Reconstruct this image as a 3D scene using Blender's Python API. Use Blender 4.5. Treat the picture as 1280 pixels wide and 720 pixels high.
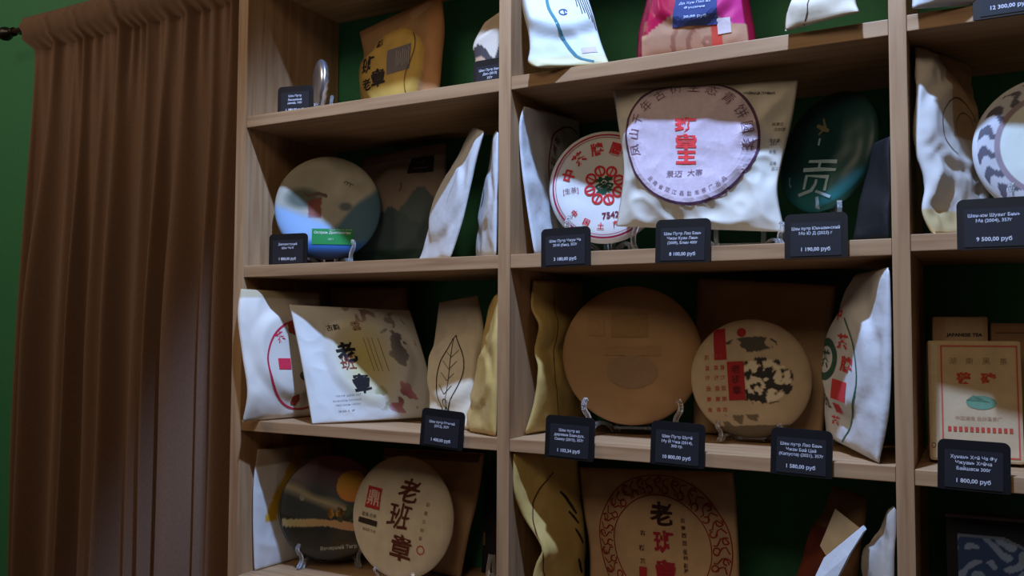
import bpy, bmesh, math, random
from mathutils import Vector, Matrix, noise

random.seed(7)
DEBUG = False
SC = bpy.context.scene
COL = SC.collection
for o in list(bpy.data.objects):
    bpy.data.objects.remove(o)

# ------------------------------------------------------------------ camera
F_PX = 1092.5
YAW, PITCH, ROLL = 0.4944, 0.0493, 0.0047
CAM = Vector((0.7597, -1.3556, 1.5088))
fw = Vector((-math.sin(YAW) * math.cos(PITCH), math.cos(YAW) * math.cos(PITCH), math.sin(PITCH)))
rt0 = Vector((math.cos(YAW), math.sin(YAW), 0))
up0 = rt0.cross(fw)
rt = rt0 * math.cos(ROLL) + up0 * math.sin(ROLL)
up = up0 * math.cos(ROLL) - rt0 * math.sin(ROLL)
cd = bpy.data.cameras.new('camera')
cam = bpy.data.objects.new('camera', cd)
COL.objects.link(cam)
cd.sensor_width = 36.0
cd.lens = F_PX * 36.0 / 1280.0
cd.clip_start = 0.05
M = Matrix((rt, up, -fw)).transposed().to_4x4()
M.translation = CAM
cam.matrix_world = M
SC.camera = cam

# ------------------------------------------------------------------ world, lamps, exposure
W = bpy.data.worlds.new('room_air')
SC.world = W
W.use_nodes = True
bg = W.node_tree.nodes['Background']
bg.inputs['Color'].default_value = (1.0, 0.70, 0.46, 1)
bg.inputs['Strength'].default_value = 0.012


def lamp(name, kind, loc, energy, color, size, target=None, spot=None):
    l = bpy.data.lights.new(name, kind)
    l.energy = energy
    l.color = color
    if kind == 'AREA':
        l.size = size
    else:
        l.shadow_soft_size = size
    if spot:
        l.spot_size = math.radians(spot)
        l.spot_blend = 0.22
    o = bpy.data.objects.new(name, l)
    COL.objects.link(o)
    o.location = loc
    if target is not None:
        o.rotation_euler = (Vector(target) - Vector(loc)).to_track_quat('-Z', 'Y').to_euler()
    return o


# cool shop spotlight on the ceiling above the aisle in front of the shelves
lamp('ceiling_spotlight', 'SPOT', (0.42, -0.734, 3.3), 310, (0.37, 0.565, 1.0), 0.035, (0.70, 0.0, 2.1), 97)
# warm fill lamps out of view; the left one follows the lit curtain folds
lamp('warm_fill_lamp', 'AREA', (-2.4, -1.5, 3.3), 22, (1.0, 0.80, 0.58), 0.7, (-0.4, 0.2, 1.5))
lamp('warm_fill_lamp', 'AREA', (0.5, -2.3, 3.35), 24, (1.0, 0.80, 0.58), 1.2, (0.3, 0.2, 1.5))  # second lamp, added as frontal fill to lift the shaded goods

SC.view_settings.view_transform = 'Standard'
SC.view_settings.look = 'None'
SC.view_settings.gamma = 1.0
SC.view_settings.use_curve_mapping = False
SC.view_settings.exposure = 0.0


# ------------------------------------------------------------------ pixel -> place (used to read positions off the survey)
def ray(x, y):
    return fw + rt * ((x - 640) / F_PX) - up * ((y - 360) / F_PX)


def at(x, y, Y):
    d = ray(x, y)
    return CAM + d * ((Y - CAM.y) / d.y)


def at_z(x, Y, Z):
    """point at image column x and depth Y that stands at height Z"""
    y0, y1 = 300.0, 400.0
    for _ in range(12):
        z0 = at(x, y0, Y).z - Z
        z1 = at(x, y1, Y).z - Z
        if abs(z1 - z0) < 1e-9:
            break
        y0, y1 = y1, y1 - z1 * (y1 - y0) / (z1 - z0)
    return at(x, y1, Y)


# ------------------------------------------------------------------ materials
def lin(c):
    c = c / 255.0
    return c / 12.92 if c <= 0.04045 else ((c + 0.055) / 1.055) ** 2.4


def rgb(r, g, b):
    return (lin(r), lin(g), lin(b), 1.0)


MATS = {}


def base_mat(name):
    m = bpy.data.materials.new(name)
    m.use_nodes = True
    return m, m.node_tree.nodes, m.node_tree.links, m.node_tree.nodes['Principled BSDF']


def bump(nodes, links, b, scale, strength, dist=0.002, detail=4, coord='Object', stretch=(1, 1, 1)):
    tc = nodes.new('ShaderNodeTexCoord')
    mp = nodes.new('ShaderNodeMapping')
    mp.inputs['Scale'].default_value = stretch
    nz = nodes.new('ShaderNodeTexNoise')
    nz.inputs['Scale'].default_value = scale
    nz.inputs['Detail'].default_value = detail
    bp = nodes.new('ShaderNodeBump')
    bp.inputs['Strength'].default_value = strength
    bp.inputs['Distance'].default_value = dist
    links.new(tc.outputs[coord], mp.inputs['Vector'])
    links.new(mp.outputs['Vector'], nz.inputs['Vector'])
    links.new(nz.outputs['Fac'], bp.inputs['Height'])
    links.new(bp.outputs['Normal'], b.inputs['Normal'])
    return nz


def vary(nodes, links, b, nz, c, amt):
    r = nodes.new('ShaderNodeValToRGB')
    r.color_ramp.elements[0].position = 0.3
    r.color_ramp.elements[1].position = 0.7
    r.color_ramp.elements[0].color = tuple(x * (1 - amt) for x in c[:3]) + (1,)
    r.color_ramp.elements[1].color = tuple(min(1, x * (1 + amt)) for x in c[:3]) + (1,)
    links.new(nz.outputs['Fac'], r.inputs['Fac'])
    links.new(r.outputs['Color'], b.inputs['Base Color'])


def paper(name, c, rough=0.75, var=0.10, bs=0.35, spec=0.3):
    if name in MATS:
        return MATS[name]
    m, n, l, b = base_mat(name)
    b.inputs['Roughness'].default_value = rough
    b.inputs['Specular IOR Level'].default_value = spec
    nz = bump(n, l, b, 28, bs, 0.003, 5)
    vary(n, l, b, nz, c, var)
    MATS[name] = m
    return m


def plain(name, c, rough=0.6, metal=0.0, spec=0.4):
    if name in MATS:
        return MATS[name]
    m, n, l, b = base_mat(name)
    b.inputs['Roughness'].default_value = rough
    b.inputs['Metallic'].default_value = metal
    b.inputs['Specular IOR Level'].default_value = spec
    nz = bump(n, l, b, 160, 0.05, 0.0005, 2)
    vary(n, l, b, nz, c, 0.05)
    MATS[name] = m
    return m


def ink(r, g, b_):
    return plain('ink_%d_%d_%d' % (r, g, b_), rgb(r, g, b_), 0.7, 0, 0.25)


def art_mat(name, rough=0.7, bs=0.25):
    if name in MATS:
        return MATS[name]
    m, n, l, b = base_mat(name)
    a = n.new('ShaderNodeVertexColor')
    a.layer_name = 'print'
    l.new(a.outputs['Color'], b.inputs['Base Color'])
    b.inputs['Roughness'].default_value = rough
    b.inputs['Specular IOR Level'].default_value = 0.3
    bump(n, l, b, 28, bs, 0.003, 5)
    MATS[name] = m
    return m


def wood(name, axis):
    if name in MATS:
        return MATS[name]
    m, n, l, b = base_mat(name)
    st = {'x': (1.2, 22, 22), 'z': (22, 22, 1.2)}[axis]
    tc = n.new('ShaderNodeTexCoord')
    info = n.new('ShaderNodeObjectInfo')
    mp = n.new('ShaderNodeMapping')
    mp.inputs['Scale'].default_value = st
    add = n.new('ShaderNodeVectorMath')
    add.operation = 'ADD'
    mul = n.new('ShaderNodeVectorMath')
    mul.operation = 'SCALE'
    mul.inputs['Scale'].default_value = 9.0
    comb = n.new('ShaderNodeCombineXYZ')
    for i in range(3):
        l.new(info.outputs['Random'], comb.inputs[i])
    l.new(comb.outputs[0], mul.inputs[0])
    l.new(tc.outputs['Object'], add.inputs[0])
    l.new(mul.outputs[0], add.inputs[1])
    l.new(add.outputs[0], mp.inputs['Vector'])
    nz = n.new('ShaderNodeTexNoise')
    nz.inputs['Scale'].default_value = 3.0
    nz.inputs['Detail'].default_value = 6
    nz.inputs['Distortion'].default_value = 0.6
    l.new(mp.outputs[0], nz.inputs['Vector'])
    r = n.new('ShaderNodeValToRGB')
    e = r.color_ramp.elements
    e[0].position, e[0].color = 0.30, rgb(150, 112, 78)
    e[1].position, e[1].color = 0.72, rgb(182, 146, 108)
    k = e.new(0.5)
    k.color = rgb(168, 131, 94)
    l.new(nz.outputs['Fac'], r.inputs['Fac'])
    l.new(r.outputs['Color'], b.inputs['Base Color'])
    bp = n.new('ShaderNodeBump')
    bp.inputs['Strength'].default_value = 0.12
    bp.inputs['Distance'].default_value = 0.001
    l.new(nz.outputs['Fac'], bp.inputs['Height'])
    l.new(bp.outputs['Normal'], b.inputs['Normal'])
    b.inputs['Roughness'].default_value = 0.55
    b.inputs['Specular IOR Level'].default_value = 0.35
    MATS[name] = m
    return m


def clear_plastic():
    if 'clear' in MATS:
        return MATS['clear']
    m, n, l, b = base_mat('clear_plastic')
    b.inputs['Base Color'].default_value = (0.95, 0.97, 1, 1)
    b.inputs['Roughness'].default_value = 0.08
    b.inputs['Transmission Weight'].default_value = 0.88
    b.inputs['IOR'].default_value = 1.46
    MATS['clear'] = m
    return m


def lid_plastic():
    if 'lid' in MATS:
        return MATS['lid']
    m, n, l, b = base_mat('clear_lid_plastic')
    out = n['Material Output']
    tr = n.new('ShaderNodeBsdfTransparent')
    tr.inputs['Color'].default_value = (0.93, 0.95, 0.96, 1)
    gl = n.new('ShaderNodeBsdfGlossy')
    gl.inputs['Roughness'].default_value = 0.08
    lw = n.new('ShaderNodeLayerWeight')
    lw.inputs['Blend'].default_value = 0.25
    mx = n.new('ShaderNodeMixShader')
    l.new(lw.outputs['Fresnel'], mx.inputs[0])
    l.new(tr.outputs[0], mx.inputs[1])
    l.new(gl.outputs[0], mx.inputs[2])
    l.new(mx.outputs[0], out.inputs['Surface'])
    MATS['lid'] = m
    return m


WHITE = paper('white_paper', rgb(200, 200, 200), 0.75, 0.06, 0.7)
CREAM = paper('cream_paper', rgb(214, 202, 178))
KRAFT = paper('kraft_paper', rgb(182, 150, 114))
DKRAFT = paper('dark_kraft_paper', rgb(140, 106, 74))
GOLD = paper('gold_foil_paper', rgb(196, 166, 98), 0.42, 0.10, 0.5, 0.5)
SILV = plain('silver_foil', (0.62, 0.62, 0.66, 1), 0.28, 0.9)
BLACKP = plain('black_plastic', rgb(12, 12, 16), 0.5)
LABELN = plain('dark_navy_card', rgb(25, 24, 30), 0.65)
TAGINK = plain('white_tag_ink', rgb(205, 205, 215), 0.7)
CLEAR = clear_plastic()


# ------------------------------------------------------------------ object helpers
def mesh_obj(name, verts, faces, mat, parent=None, smooth=True, loc=None):
    me = bpy.data.meshes.new(name)
    if loc is not None:
        verts = [Vector(v) - loc for v in verts]
    me.from_pydata([tuple(v) for v in verts], [], faces)
    me.update()
    if smooth:
        me.polygons.foreach_set('use_smooth', [True] * len(me.polygons))
    if mat:
        me.materials.append(mat)
    o = bpy.data.objects.new(name, me)
    COL.objects.link(o)
    if loc is not None:
        o.location = loc
    if parent:
        o.parent = parent
    return o


def box_bm(bm, lo, hi, bev=0.0, mtx=None):
    r = bmesh.ops.create_cube(bm, size=1)
    vs = r['verts']
    for v in vs:
        v.co = Vector((lo[i] + (v.co[i] + 0.5) * (hi[i] - lo[i]) for i in range(3)))
    if bev:
        es = list({e for v in vs for e in v.link_edges})
        rb = bmesh.ops.bevel(bm, geom=es, offset=bev, segments=2, affect='EDGES', profile=0.6)
        vs = list({v for f in rb['faces'] for v in f.verts} | {v for v in vs if v.is_valid})
    if mtx is not None:
        vv = set(vs)
        for v in vv:
            v.co = mtx @ v.co
    return vs


def bm_obj(name, bm, mat, parent=None, smooth=False):
    me = bpy.data.meshes.new(name)
    bm.normal_update()
    bm.to_mesh(me)
    bm.free()
    if smooth:
        me.polygons.foreach_set('use_smooth', [True] * len(me.polygons))
    if mat:
        me.materials.append(mat)
    o = bpy.data.objects.new(name, me)
    COL.objects.link(o)
    if parent:
        o.parent = parent
    return o


def box(name, lo, hi, mat, parent=None, bev=0.0):
    bm = bmesh.new()
    box_bm(bm, lo, hi, bev)
    return bm_obj(name, bm, mat, parent)


def thing(name, label, cat, loc, group=None):
    o = bpy.data.objects.new(name, None)
    o.empty_display_size = 0.02
    COL.objects.link(o)
    o.location = loc
    o['label'] = label
    o['category'] = cat
    if group:
        o['group'] = group
    return o


def struct(o):
    o['kind'] = 'structure'
    return o


# ------------------------------------------------------------------ flat print: 2D triangles laid on a surface
_tc = {}


def text2d(s, bold=0.0):
    key = (s, bold)
    if key in _tc:
        return _tc[key]
    cu = bpy.data.curves.new('lettering', 'FONT')
    cu.body = s
    cu.size = 1.0
    cu.resolution_u = 2
    cu.offset = bold
    cu.align_x = 'CENTER'
    ob = bpy.data.objects.new('lettering', cu)
    COL.objects.link(ob)
    dg = bpy.context.evaluated_depsgraph_get()
    me = bpy.data.meshes.new_from_object(ob.evaluated_get(dg))
    me.calc_loop_triangles()
    vs = [(v.co.x, v.co.y) for v in me.vertices]
    ts = [tuple(t.vertices) for t in me.loop_triangles]
    bpy.data.objects.remove(ob)
    bpy.data.curves.remove(cu)
    bpy.data.meshes.remove(me)
    if vs:
        x0, x1 = min(v[0] for v in vs), max(v[0] for v in vs)
        y0, y1 = min(v[1] for v in vs), max(v[1] for v in vs)
    else:
        x0 = x1 = y0 = y1 = 0
    cx, cy = (x0 + x1) / 2, (y0 + y1) / 2
    r = ([(a - cx, b - cy) for a, b in vs], ts, x1 - x0, y1 - y0)
    _tc[key] = r
    return r


class Ink:
    """collects 2D triangles in metres: x right, y up, origin at the surface centre"""

    def __init__(self):
        self.v, self.t, self.g = [], [], []

    def tri(self, pts, tris):
        k = len(self.v)
        self.g.append((pts, tris))
        self.v += pts
        self.t += [tuple(i + k for i in t) for t in tris]
        return self

    def rect(self, cx, cy, w, h, rot=0):
        c, s = math.cos(rot), math.sin(rot)
        p = [(cx + a * w / 2 * c - b * h / 2 * s, cy + a * w / 2 * s + b * h / 2 * c) for a, b in ((-1, -1), (1, -1), (1, 1), (-1, 1))]
        return self.tri(p, [(0, 1, 2), (0, 2, 3)])

    def frame(self, cx, cy, w, h, t):
        self.rect(cx, cy + h / 2, w + t, t)
        self.rect(cx, cy - h / 2, w + t, t)
        self.rect(cx - w / 2, cy, t, h - t)
        return self.rect(cx + w / 2, cy, t, h - t)

    def ring(self, cx, cy, r0, r1, a0=0.0, a1=360.0, n=64, sx=1.0, wob=0.0):
        p, t = [], []
        for i in range(n + 1):
            a = math.radians(a0 + (a1 - a0) * i / n)
            w = 1 + wob * noise.noise((math.cos(a) * 2 + cx * 50, math.sin(a) * 2 + cy * 50, r0 * 40))
            p += [(cx + r0 * w * math.cos(a) * sx, cy + r0 * w * math.sin(a)), (cx + r1 * w * math.cos(a) * sx, cy + r1 * w * math.sin(a))]
        for i in range(n):
            k = 2 * i
            t += [(k, k + 1, k + 3), (k, k + 3, k + 2)]
        return self.tri(p, t)

    def disc(self, cx, cy, r, n=24, sx=1.0):
        p = [(cx, cy)] + [(cx + r * sx * math.cos(2 * math.pi * i / n), cy + r * math.sin(2 * math.pi * i / n)) for i in range(n)]
        return self.tri(p, [(0, 1 + i, 1 + (i + 1) % n) for i in range(n)])

    def line(self, pts, w, taper=False):
        p, t = [], []
        n = len(pts)
        for i, (x, y) in enumerate(pts):
            a = pts[max(0, i - 1)]
            b = pts[min(n - 1, i + 1)]
            dx, dy = b[0] - a[0], b[1] - a[1]
            L = math.hypot(dx, dy) or 1
            ww = w / 2 * ((0.35 + 0.65 * math.sin(math.pi * (i + 0.5) / n)) if taper else 1)
            p += [(x - dy / L * ww, y + dx / L * ww), (x + dy / L * ww, y - dx / L * ww)]
        for i in range(n - 1):
            k = 2 * i
            t += [(k, k + 1, k + 3), (k, k + 3, k + 2)]
        return self.tri(p, t)

    def text(self, s, cx, cy, h, rot=0.0, bold=0.0, width=None, sx=1.0, rough=0.0, shear=0.0):
        vs, ts, w, hh = text2d(s, bold)
        if not vs:
            return self
        k = h / max(hh, 1e-6)
        kx = k * sx
        if width:
            kx = width / max(w, 1e-6)
        c, sn = math.cos(rot), math.sin(rot)
        p = []
        for x, y in vs:
            if rough:
                x += rough * noise.noise((x * 4, y * 4, cx * 90))
                y += rough * noise.noise((x * 4 + 7, y * 4, cy * 90))
            x, y = x * kx + shear * y * k, y * k
            p.append((cx + x * c - y * sn, cy + x * sn + y * c))
        return self.tri(p, ts)

    def arc_text(self, s, cx, cy, r, a0, a1, h, inward=False, bold=0.0, sx=1.0):
        n = len(s)
        for i, ch in enumerate(s):
            a = math.radians(a0 + (a1 - a0) * (i + 0.5) / n)
            self.text(ch, cx + r * math.cos(a) * sx, cy + r * math.sin(a), h, a + (math.pi / 2 if inward else -math.pi / 2), bold)
        return self

    def split(self, L):
        out = []
        v = self.v
        cache = {}

        def mid(a, b):
            k = (a, b) if a < b else (b, a)
            if k not in cache:
                cache[k] = len(v)
                v.append(((v[a][0] + v[b][0]) / 2, (v[a][1] + v[b][1]) / 2))
            return cache[k]
        st = list(self.t)
        L2 = L * L
        while st:
            a, b, c = st.pop()
            d = [((v[p][0] - v[q][0]) ** 2 + (v[p][1] - v[q][1]) ** 2) for p, q in ((a, b), (b, c), (c, a))]
            m = max(d)
            if m <= L2:
                out.append((a, b, c))
            elif m == d[0]:
                k = mid(a, b)
                st += [(a, k, c), (k, b, c)]
            elif m == d[1]:
                k = mid(b, c)
                st += [(a, b, k), (a, k, c)]
            else:
                k = mid(c, a)
                st += [(a, b, k), (k, b, c)]
        self.t = out
        return self


FINE = ('small_print', 'lettering', 'ornate', 'side_print', 'panel_lines', 'hairs', 'brush_marks', 'birds', 'flowers', 'leaves', 'leaf_drawing',
        'silver_marks', 'gold_emblem', 'blue_mark', 'pink_mark', 'printed_outline', 'dark_print', 'caption', 'vertical_lines', 'heading', 'fine')


def lay(name, ink_, surf, mat, parent, eps=0.0007, L=0.012):
    fine = any(w in name for w in FINE)
    if not fine and len(ink_.g) > 1:
        for pts, tris in ink_.g:
            lay(name, Ink().tri(list(pts), list(tris)), surf, mat, parent, eps, L)
        return
    ink_.split(L)
    vs = [surf(x, y, eps) for x, y in ink_.v]
    loc = parent.location
    o = mesh_obj(name, [v - loc for v in vs], ink_.t, mat, parent, smooth=False)
    if fine:
        o['kind'] = 'stuff'
    return o


# ------------------------------------------------------------------ paper bag with a tea cake inside
def catmull(pts, n):
    pts = [Vector(p) for p in pts]
    if len(pts) == 2:
        return [pts[0].lerp(pts[1], i / (n - 1)) for i in range(n)]
    cum = [0.0]
    for a, b in zip(pts, pts[1:]):
        cum.append(cum[-1] + (b - a).length)
    out = []
    for i in range(n):
        s = cum[-1] * i / (n - 1)
        k = 0
        while k < len(pts) - 2 and s > cum[k + 1]:
            k += 1
        t = (s - cum[k]) / max(1e-9, cum[k + 1] - cum[k])
        p0 = pts[max(0, k - 1)]
        p1, p2 = pts[k], pts[k + 1]
        p3 = pts[min(len(pts) - 1, k + 2)]
        m1 = (p2 - p0) * 0.5
        m2 = (p3 - p1) * 0.5
        h00 = 2 * t ** 3 - 3 * t * t + 1
        h10 = t ** 3 - 2 * t * t + t
        h01 = -2 * t ** 3 + 3 * t * t
        h11 = t ** 3 - t * t
        out.append(p1 * h00 + m1 * h10 + p2 * h01 + m2 * h11)
    return out


SHELF_TOP = {0: 1.964, 1: 1.6445, 2: 1.3205, 3: 0.9985}


def sstep(a, b, x):
    t = max(0.0, min(1.0, (x - a) / (b - a)))
    return t * t * (3 - 2 * t)


UPR = [(-0.6461, -0.6180), (0.0, 0.0242), (0.6467, 0.6707), (1.2930, 1.3170)]


def seat(p, row, bay, rep):
    """a packet pressed against boards flattens against them"""
    q = p.copy()
    lo, hi = UPR[bay][1] + .0012, UPR[bay + 1][0] - .0012
    if q.y > -.001:
        q.x = min(max(q.x, lo), hi)
    q.y = min(q.y, .3035)
    if q.y > -.001:
        q.z = min(q.z, (2.2585, 1.9385, 1.6185, 1.296)[row])
    q.z = max(q.z, SHELF_TOP[row] + .0006 + ((.002, .0045, -.0024, 0)[row] if bay == 2 else 0))
    rep[0] = max(rep[0], (q - p).length)
    return q


class Bag:
    def __init__(self, name, label, Lp, Rp, row, mat, T=0.010, disc=None, wr=0.004, wf=9.0, N=34, art=None,
                 back=0.6, cat='tea packet', edge=0.0, seed=0, group=None, artmat=None, body='paper_bag'):
        Z = SHELF_TOP[row] + 0.001

        def pt(p):
            x, y, Y = p
            return at_z(x, Y, Z) if y is None else at(x, y, Y)
        self.N = N
        self.L = catmull([pt(p) for p in Lp], 65)
        self.R = catmull([pt(p) for p in Rp], 65)
        self.W = sum((a - b).length for a, b in zip(self.L, self.R)) / 65
        self.H = (sum((a - b).length for a, b in zip(self.L, self.L[1:])) + sum((a - b).length for a, b in zip(self.R, self.R[1:]))) / 2
        self.T, self.disc, self.wr, self.wf, self.seed = T, disc, wr, wf, seed
        loc = (self.L[-1] + self.R[-1]) / 2
        mx = (self.L[32].x + self.R[32].x) / 2
        self.row, self.bay, self.rep = row, (0 if mx < 0.01 else 1 if mx < .655 else 2), [0.0]
        self.root = thing(name, label, cat, loc, group)
        # base normals
        n = N
        P = [[self.flat(i / n, j / n) for i in range(n + 1)] for j in range(n + 1)]
        verts, front, backi = [], {}, {}
        cols = []
        for j in range(n + 1):
            for i in range(n + 1):
                u, v = i / n, j / n
                nm = self.normal(u, v)
                h = self.height(u, v)
                front[i, j] = len(verts)
                verts.append(seat(P[j][i] + nm * h, row, self.bay, self.rep))
                cols.append((u, v))
        for j in range(1, n):
            for i in range(1, n):
                u, v = i / n, j / n
                backi[i, j] = len(verts)
                verts.append(seat(P[j][i] - self.normal(u, v) * (self.height(u, v) * back + 0.0012), row, self.bay, self.rep))
                cols.append((u, v))
        if self.rep[0] > .006 and DEBUG:
            print('CLAMP', label, round(self.rep[0], 4))
        bk = lambda i, j: backi.get((i, j), front[i, j])
        faces = []
        for j in range(n):
            for i in range(n):
                faces.append((front[i, j], front[i, j + 1], front[i + 1, j + 1], front[i + 1, j]))
                q = (bk(i, j), bk(i + 1, j), bk(i + 1, j + 1), bk(i, j + 1))
                faces.append(q)
        self.body = mesh_obj(body, [p - loc for p in verts], faces, mat if art is None else (artmat or art_mat('printed_paper')), self.root)
        if art is not None:
            ca = self.body.data.color_attributes.new('print', 'FLOAT_COLOR', 'POINT')
            for k, (u, v) in enumerate(cols):
                c = art((u - .5) * self.W, (.5 - v) * self.H, u, v)
                ca.data[k].color = (lin(c[0]), lin(c[1]), lin(c[2]), 1)

    def flat(self, u, v):
        s = max(0.0, min(1.0, v)) * 64
        k = min(63, int(s))
        a = self.L[k].lerp(self.L[k + 1], s - k)
        b = self.R[k].lerp(self.R[k + 1], s - k)
        return a.lerp(b, u)

    def normal(self, u, v):
        e = 0.04
        du = self.flat(min(1, u + e), v) - self.flat(max(0, u - e), v)
        dv = self.flat(u, min(1, v + e)) - self.flat(u, max(0, v - e))
        return dv.cross(du).normalized()

    def height(self, u, v):
        a = max(0.0, 1 - (2 * u - 1) ** 4)
        b = max(0.0, 1 - (2 * v - 1) ** 4)
        p = a * b
        h = self.T * math.sqrt(p)
        if self.disc:
            cu, cv, R, Td = self.disc
            r = math.hypot((u - cu) * self.W, (v - cv) * self.H) / R
            h += Td * (1 - sstep(0.86, 1.16, r)) * min(1, p * 3)
        x, y = u * self.W * 10, v * self.H * 10
        w = abs(noise.noise((x * self.wf * .12, y * self.wf * .12, self.seed * 3.1))) + 0.5 * abs(noise.noise((x * self.wf * .3, y * self.wf * .3, self.seed * 1.7 + 9)))
        k = self.wr
        if self.disc:
            k = self.wr * (0.25 + 0.75 * sstep(0.8, 1.1, r))
        h += k * (1.0 - 1.6 * w) * min(1, p * 2.5)
        return max(0.0006 * min(1, p * 50), h)

    def surf(self, x, y, eps=0.0007):
        u, v = 0.5 + x / self.W, 0.5 - y / self.H
        u, v = max(0.004, min(0.996, u)), max(0.004, min(0.996, v))
        # same piecewise grid as the body so that the print hugs it
        n = self.N
        i, j = min(n - 1, int(u * n)), min(n - 1, int(v * n))
        fu, fv = u * n - i, v * n - j

        def g(a, b):
            return seat(self.flat(a / n, b / n) + self.normal(a / n, b / n) * self.height(a / n, b / n), self.row, self.bay, self.rep)
        p = g(i, j).lerp(g(i + 1, j), fu).lerp(g(i, j + 1).lerp(g(i + 1, j + 1), fu), fv)
        return p + self.normal(u, v) * eps

    def px(self, x, y):
        """print coordinates of the spot seen at pixel (x, y), on the flat sheet"""
        best = None
        n = 60
        for j in range(n + 1):
            for i in range(n + 1):
                p = self.flat(i / n, j / n) - CAM
                z = p.dot(fw)
                qx, qy = 640 + F_PX * p.dot(rt) / z, 360 - F_PX * p.dot(up) / z
                d = (qx - x) ** 2 + (qy - y) ** 2
                if best is None or d < best[0]:
                    best = (d, i / n, j / n)
        return ((best[1] - .5) * self.W, (.5 - best[2]) * self.H)

    def ink(self, name, k, mat, eps=0.0008, L=0.010):
        return lay(name, k, self.surf, mat, self.root, eps, L)


# ------------------------------------------------------------------ round tea cake wrapped in paper
class Cake:
    def __init__(self, name, label, c, R, t, yaw, lean=0.0, roll=0.0, mat=None, art=None, cat='tea cake', wob=0.0010,
                 body='wrapper', pw=6.0, group=None, seg=72, rings=22, artmat=None):
        # yaw: degrees the face turns from facing -Y towards +X; lean: degrees the top leans back
        a = math.radians(yaw)
        nrm = Vector((math.sin(a), -math.cos(a), 0))
        xr = Vector((math.cos(a), math.sin(a), 0))
        zu = Vector((0, 0, 1))
        b = math.radians(lean)
        nrm, zu = nrm * math.cos(b) + zu * math.sin(b), zu * math.cos(b) - nrm * math.sin(b)
        r_ = math.radians(roll)
        xr, zu = xr * math.cos(r_) + zu * math.sin(r_), zu * math.cos(r_) - xr * math.sin(r_)
        self.c, self.R, self.t, self.n, self.x, self.z = Vector(c), R, t, nrm, xr, zu
        self.pw, self.wob = pw, wob
        loc = Vector((self.c.x, self.c.y, self.c.z - R * math.cos(b)))
        self.root = thing(name, label, cat, loc, group)
        verts, faces, uv = [], [], []

        def add(x, y, h):
            verts.append(self.c + self.x * x + self.z * y + self.n * h - loc)
            uv.append((x, y))
        add(0, 0, self.h(0, 0))
        fr = [math.sin(math.pi / 2 * (k / rings)) ** 0.9 for k in range(1, rings + 1)]
        for r in fr:
            for s in range(seg):
                q = 2 * math.pi * s / seg
                x, y = R * r * math.cos(q), R * r * math.sin(q)
                add(x, y, self.h(x, y))
        br = [math.sin(math.pi / 2 * (k / 8)) ** 0.9 for k in range(7, 0, -1)]
        for r in br:
            for s in range(seg):
                q = 2 * math.pi * s / seg
                x, y = R * r * math.cos(q), R * r * math.sin(q)
                add(x, y, -self.h(x, y) + 0.0015 * math.sin(q * 18) * r)
        add(0, 0, -t / 2 * 0.75)
        rows = rings + 7
        for s in range(seg):
            s2 = (s + 1) % seg
            faces.append((0, 1 + s, 1 + s2))
            for k in range(rows - 1):
                faces.append((1 + k * seg + s, 1 + (k + 1) * seg + s, 1 + (k + 1) * seg + s2, 1 + k * seg + s2))
            k = rows - 1
            faces.append((1 + k * seg + s, len(verts) - 1, 1 + k * seg + s2))
        self.body = mesh_obj(body, verts, faces, mat if art is None else (artmat or art_mat('printed_paper')), self.root)
        if art is not None:
            ca = self.body.data.color_attributes.new('print', 'FLOAT_COLOR', 'POINT')
            for k, (x, y) in enumerate(uv):
                q = art(x, y)
                ca.data[k].color = (lin(q[0]), lin(q[1]), lin(q[2]), 1)

    def h(self, x, y):
        r = min(1.0, math.hypot(x, y) / self.R)
        z = self.t / 2 * (max(0.0, 1 - r ** self.pw)) ** 0.5
        z += self.wob * noise.noise((x * 35, y * 35, self.c.x * 9)) * (1 - r ** 4)
        return z

    def surf(self, x, y, eps=0.0007):
        return self.c + self.x * x + self.z * y + self.n * (self.h(x, y) + eps)

    def ink(self, name, k, mat, eps=0.0012, L=0.010):
        return lay(name, k, self.surf, mat, self.root, eps, L)


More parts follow.
